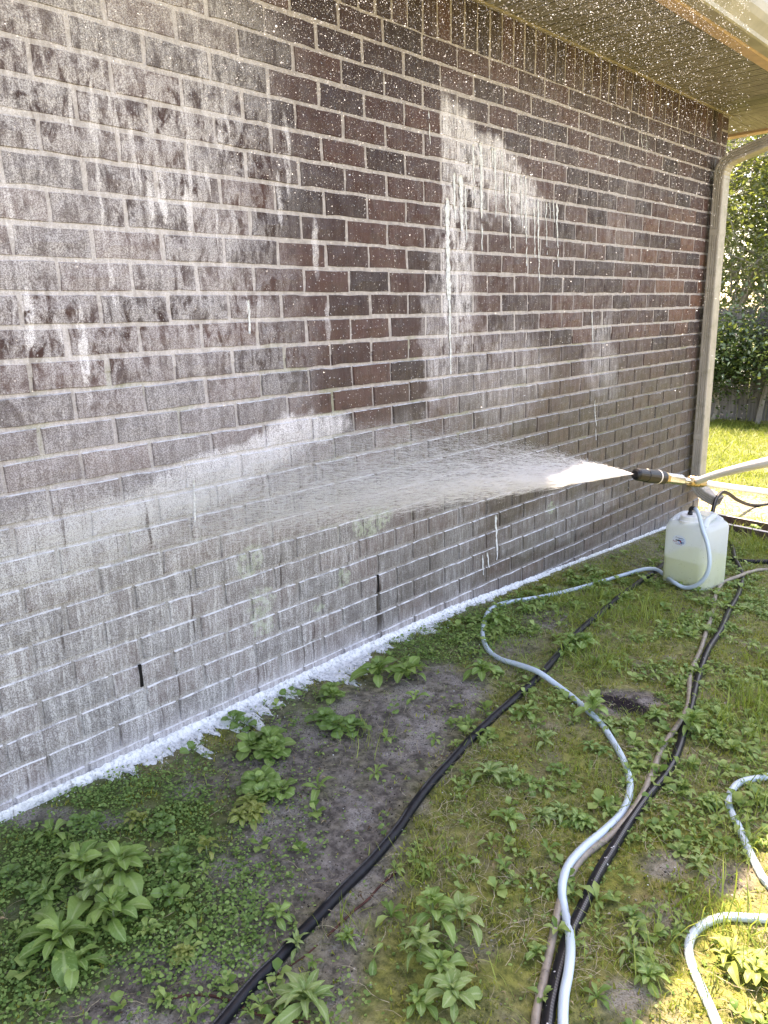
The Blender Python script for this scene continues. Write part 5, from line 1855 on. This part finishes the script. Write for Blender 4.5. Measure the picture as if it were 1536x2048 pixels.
# ------------------------------------------------------------------ roots and debris
MAT['root'] = simple('red_brown_root', (0.085, 0.035, 0.028), 0.8, 0.2, var=0.3)
hose('tree_root', [(795, 1742), (760, 1772), (735, 1800), (705, 1824), (680, 1848), (655, 1872)], 0.0028, MAT['root'], 'thin red-brown root just right of the black hose', 'root', n=6)
hose('tree_root', [(330, 1998), (400, 1990), (450, 1998), (505, 2025), (560, 2040), (620, 2044)], 0.003, MAT['root'], 'thin red-brown root across the soil at the bottom left', 'root', n=6)
hose('tree_root', [(540, 1960), (575, 1935), (610, 1912), (635, 1890)], 0.0018, MAT['root'], 'short thin twig lying along the lower black hose', 'twig', n=6)
MAT['hole'] = simple('bare_dark_soil', (0.03, 0.022, 0.022), 0.95, 0.1)

# ------------------------------------------------------------------ trees and shrubs behind the lawn
def bark_mat():
    b = NB('grey_bark')
    P = b.pos()[0]
    n = b.noise(P, 12, 4, 0.6)
    return b.done(b.bsdf(b.mix(n, (0.20, 0.18, 0.155), (0.48, 0.44, 0.39)), 0.85, 0.2))


MAT['bark'] = bark_mat()


def tree_leaf_mat(name, lo, hi, rough, trans, spec=0.5):
    return leaf_mat(name, lo, hi, rough=rough, trans=trans, attr=True, uvv=False, spec=spec)


MAT['glossy'] = tree_leaf_mat('glossy_shrub_leaf', (0.05, 0.09, 0.03), (0.14, 0.20, 0.08), 0.22, 0.15, 0.8)
MAT['fresh'] = tree_leaf_mat('fresh_tree_leaf', (0.09, 0.12, 0.035), (0.20, 0.23, 0.075), 0.5, 0.4)
MAT['dull'] = tree_leaf_mat('dull_tree_leaf', (0.07, 0.09, 0.045), (0.18, 0.20, 0.11), 0.4, 0.35)
TL = np.array([(0, -.0, 0), (.35, -.24, .05), (.35, .24, .05), (1.0, 0, -.05)])
TF = np.array([(0, 1, 3, 2)])


def branches(root, trunk_h, spread, seed, r0=0.05, levels=4, lean=(0, 0), twiggy=3):
    r = random.Random(seed)
    tubes = []
    tips = []

    def grow(p, d, L, rad, lv):
        pts = [np.array(p)]
        d = np.array(d, float)
        for i in range(4):
            d = d + np.array([r.gauss(0, .16), r.gauss(0, .16), r.gauss(0.03, .10)])
            d /= np.linalg.norm(d)
            pts.append(pts[-1] + d * L / 4)
        tubes.append((pts, np.linspace(rad, rad * 0.6, 5), lv))
        if lv >= levels:
            tips.extend(pts[1:])
            return
        for k in range(twiggy if lv > 0 else twiggy + 1):
            b0 = pts[r.choice([2, 3, 4])]
            nd = d + np.array([r.gauss(0, spread), r.gauss(0, spread), r.gauss(0.1, spread * 0.6)])
            nd /= np.linalg.norm(nd)
            grow(b0, nd, L * r.uniform(.55, .85), rad * 0.55, lv + 1)
        if lv >= 2: tips.extend(pts[2:])
    grow((0, 0, -0.05), (lean[0], lean[1], 1), trunk_h, r0, 0)
    m = MB(); m2 = MB()
    for (pts, rr_, lv) in tubes:
        V, F, _ = tube(pts, rr_, 7 if lv < 2 else 4, False)
        (m if lv == 0 else m2).add(V, F)
    m.build('trunk', MAT['bark'], root, True)
    m2.build('branches', MAT['bark'], root, True)
    return np.array(tips)


def crown(root, tips, n, spread, size, mat, seed):
    r = np.random.default_rng(seed)
    c = tips[r.integers(0, len(tips), n)] + r.normal(0, spread, (n, 3))
    me = scatter('crown', TL, TF, c, r.uniform(0, 6.28, n), r.uniform(-0.2, 1.3, n), r.uniform(size * .6, size * 1.25, n), MAT[mat], sxy=np.ones(n))
    obj('crown', me, root)


def tree(name, x, y, label, mat, h, spread, nleaf, lsp, lsize, seed, r0=.05, levels=4, lean=(0, 0), tw=3, cat='tree'):
    root = empty(name, (x, y, float(gz(x, y))), 0, label, cat)
    tips = branches(root, h, spread, seed, r0, levels, lean, tw)
    if nleaf: crown(root, tips, nleaf, lsp, lsize, mat, seed)
    return root


tree('shrub', -2.75, 12.0, 'glossy-leaved evergreen shrub spilling over the fence beside the downspout', 'glossy', 0.8, .75, 9000, .26, .085, 1, .035, 4, (0.1, -.1), 3, 'shrub')
tree('shrub', -1.75, 12.05, 'glossy-leaved evergreen shrub against the fence at the right edge', 'glossy', 0.85, .7, 9000, .26, .085, 2, .035, 4, (0, -.05), 3, 'shrub')
tree('bare_tree', -2.1, 12.3, 'nearly leafless grey-branched small tree rising just behind the fence', 'dull', 2.0, .42, 900, .15, .06, 3, .045, 5, (0.02, 0), 3)
tree('tree', -3.6, 14.2, 'bright yellow-green tree behind the fence, left one', 'fresh', 2.4, .55, 9000, .38, .10, 4, .08, 4, (0.05, 0), 3)
tree('tree', -1.4, 14.6, 'dull green tree behind the fence, right one', 'dull', 2.4, .6, 9000, .38, .10, 5, .08, 4, (0, 0), 3)
tree('tree', -5.2, 15.2, 'tall dense green tree far behind the fence', 'dull', 2.9, .6, 14000, .5, .12, 6, .1, 4, (0.1, 0), 3)
tree('tree', 0.9, 14.4, 'broad green tree behind the fence beyond the right edge', 'fresh', 2.6, .6, 10000, .5, .12, 8, .1, 4, (-0.1, 0), 3)
# far foliage mass closing the view
n = 52000
c = np.stack([rng.uniform(-13, 7, n), rng.normal(18.5, .7, n), rng.uniform(-.8, 8.5, n)], 1)
c = c[rng.random(n) < np.clip(0.75 + 0.6 * snoise(c[:, 0], c[:, 2], 1.1, 5), 0.1, 1)]
n = len(c)
o = obj('distant_foliage', scatter('distant_foliage', TL, TF, c, rng.uniform(0, 6.28, n), rng.uniform(0, 1.5, n), rng.uniform(.16, .34, n), MAT['dull'], sxy=np.ones(n)), kind='stuff')
tag(o, 'mass of green woodland foliage far behind the fence', 'foliage')
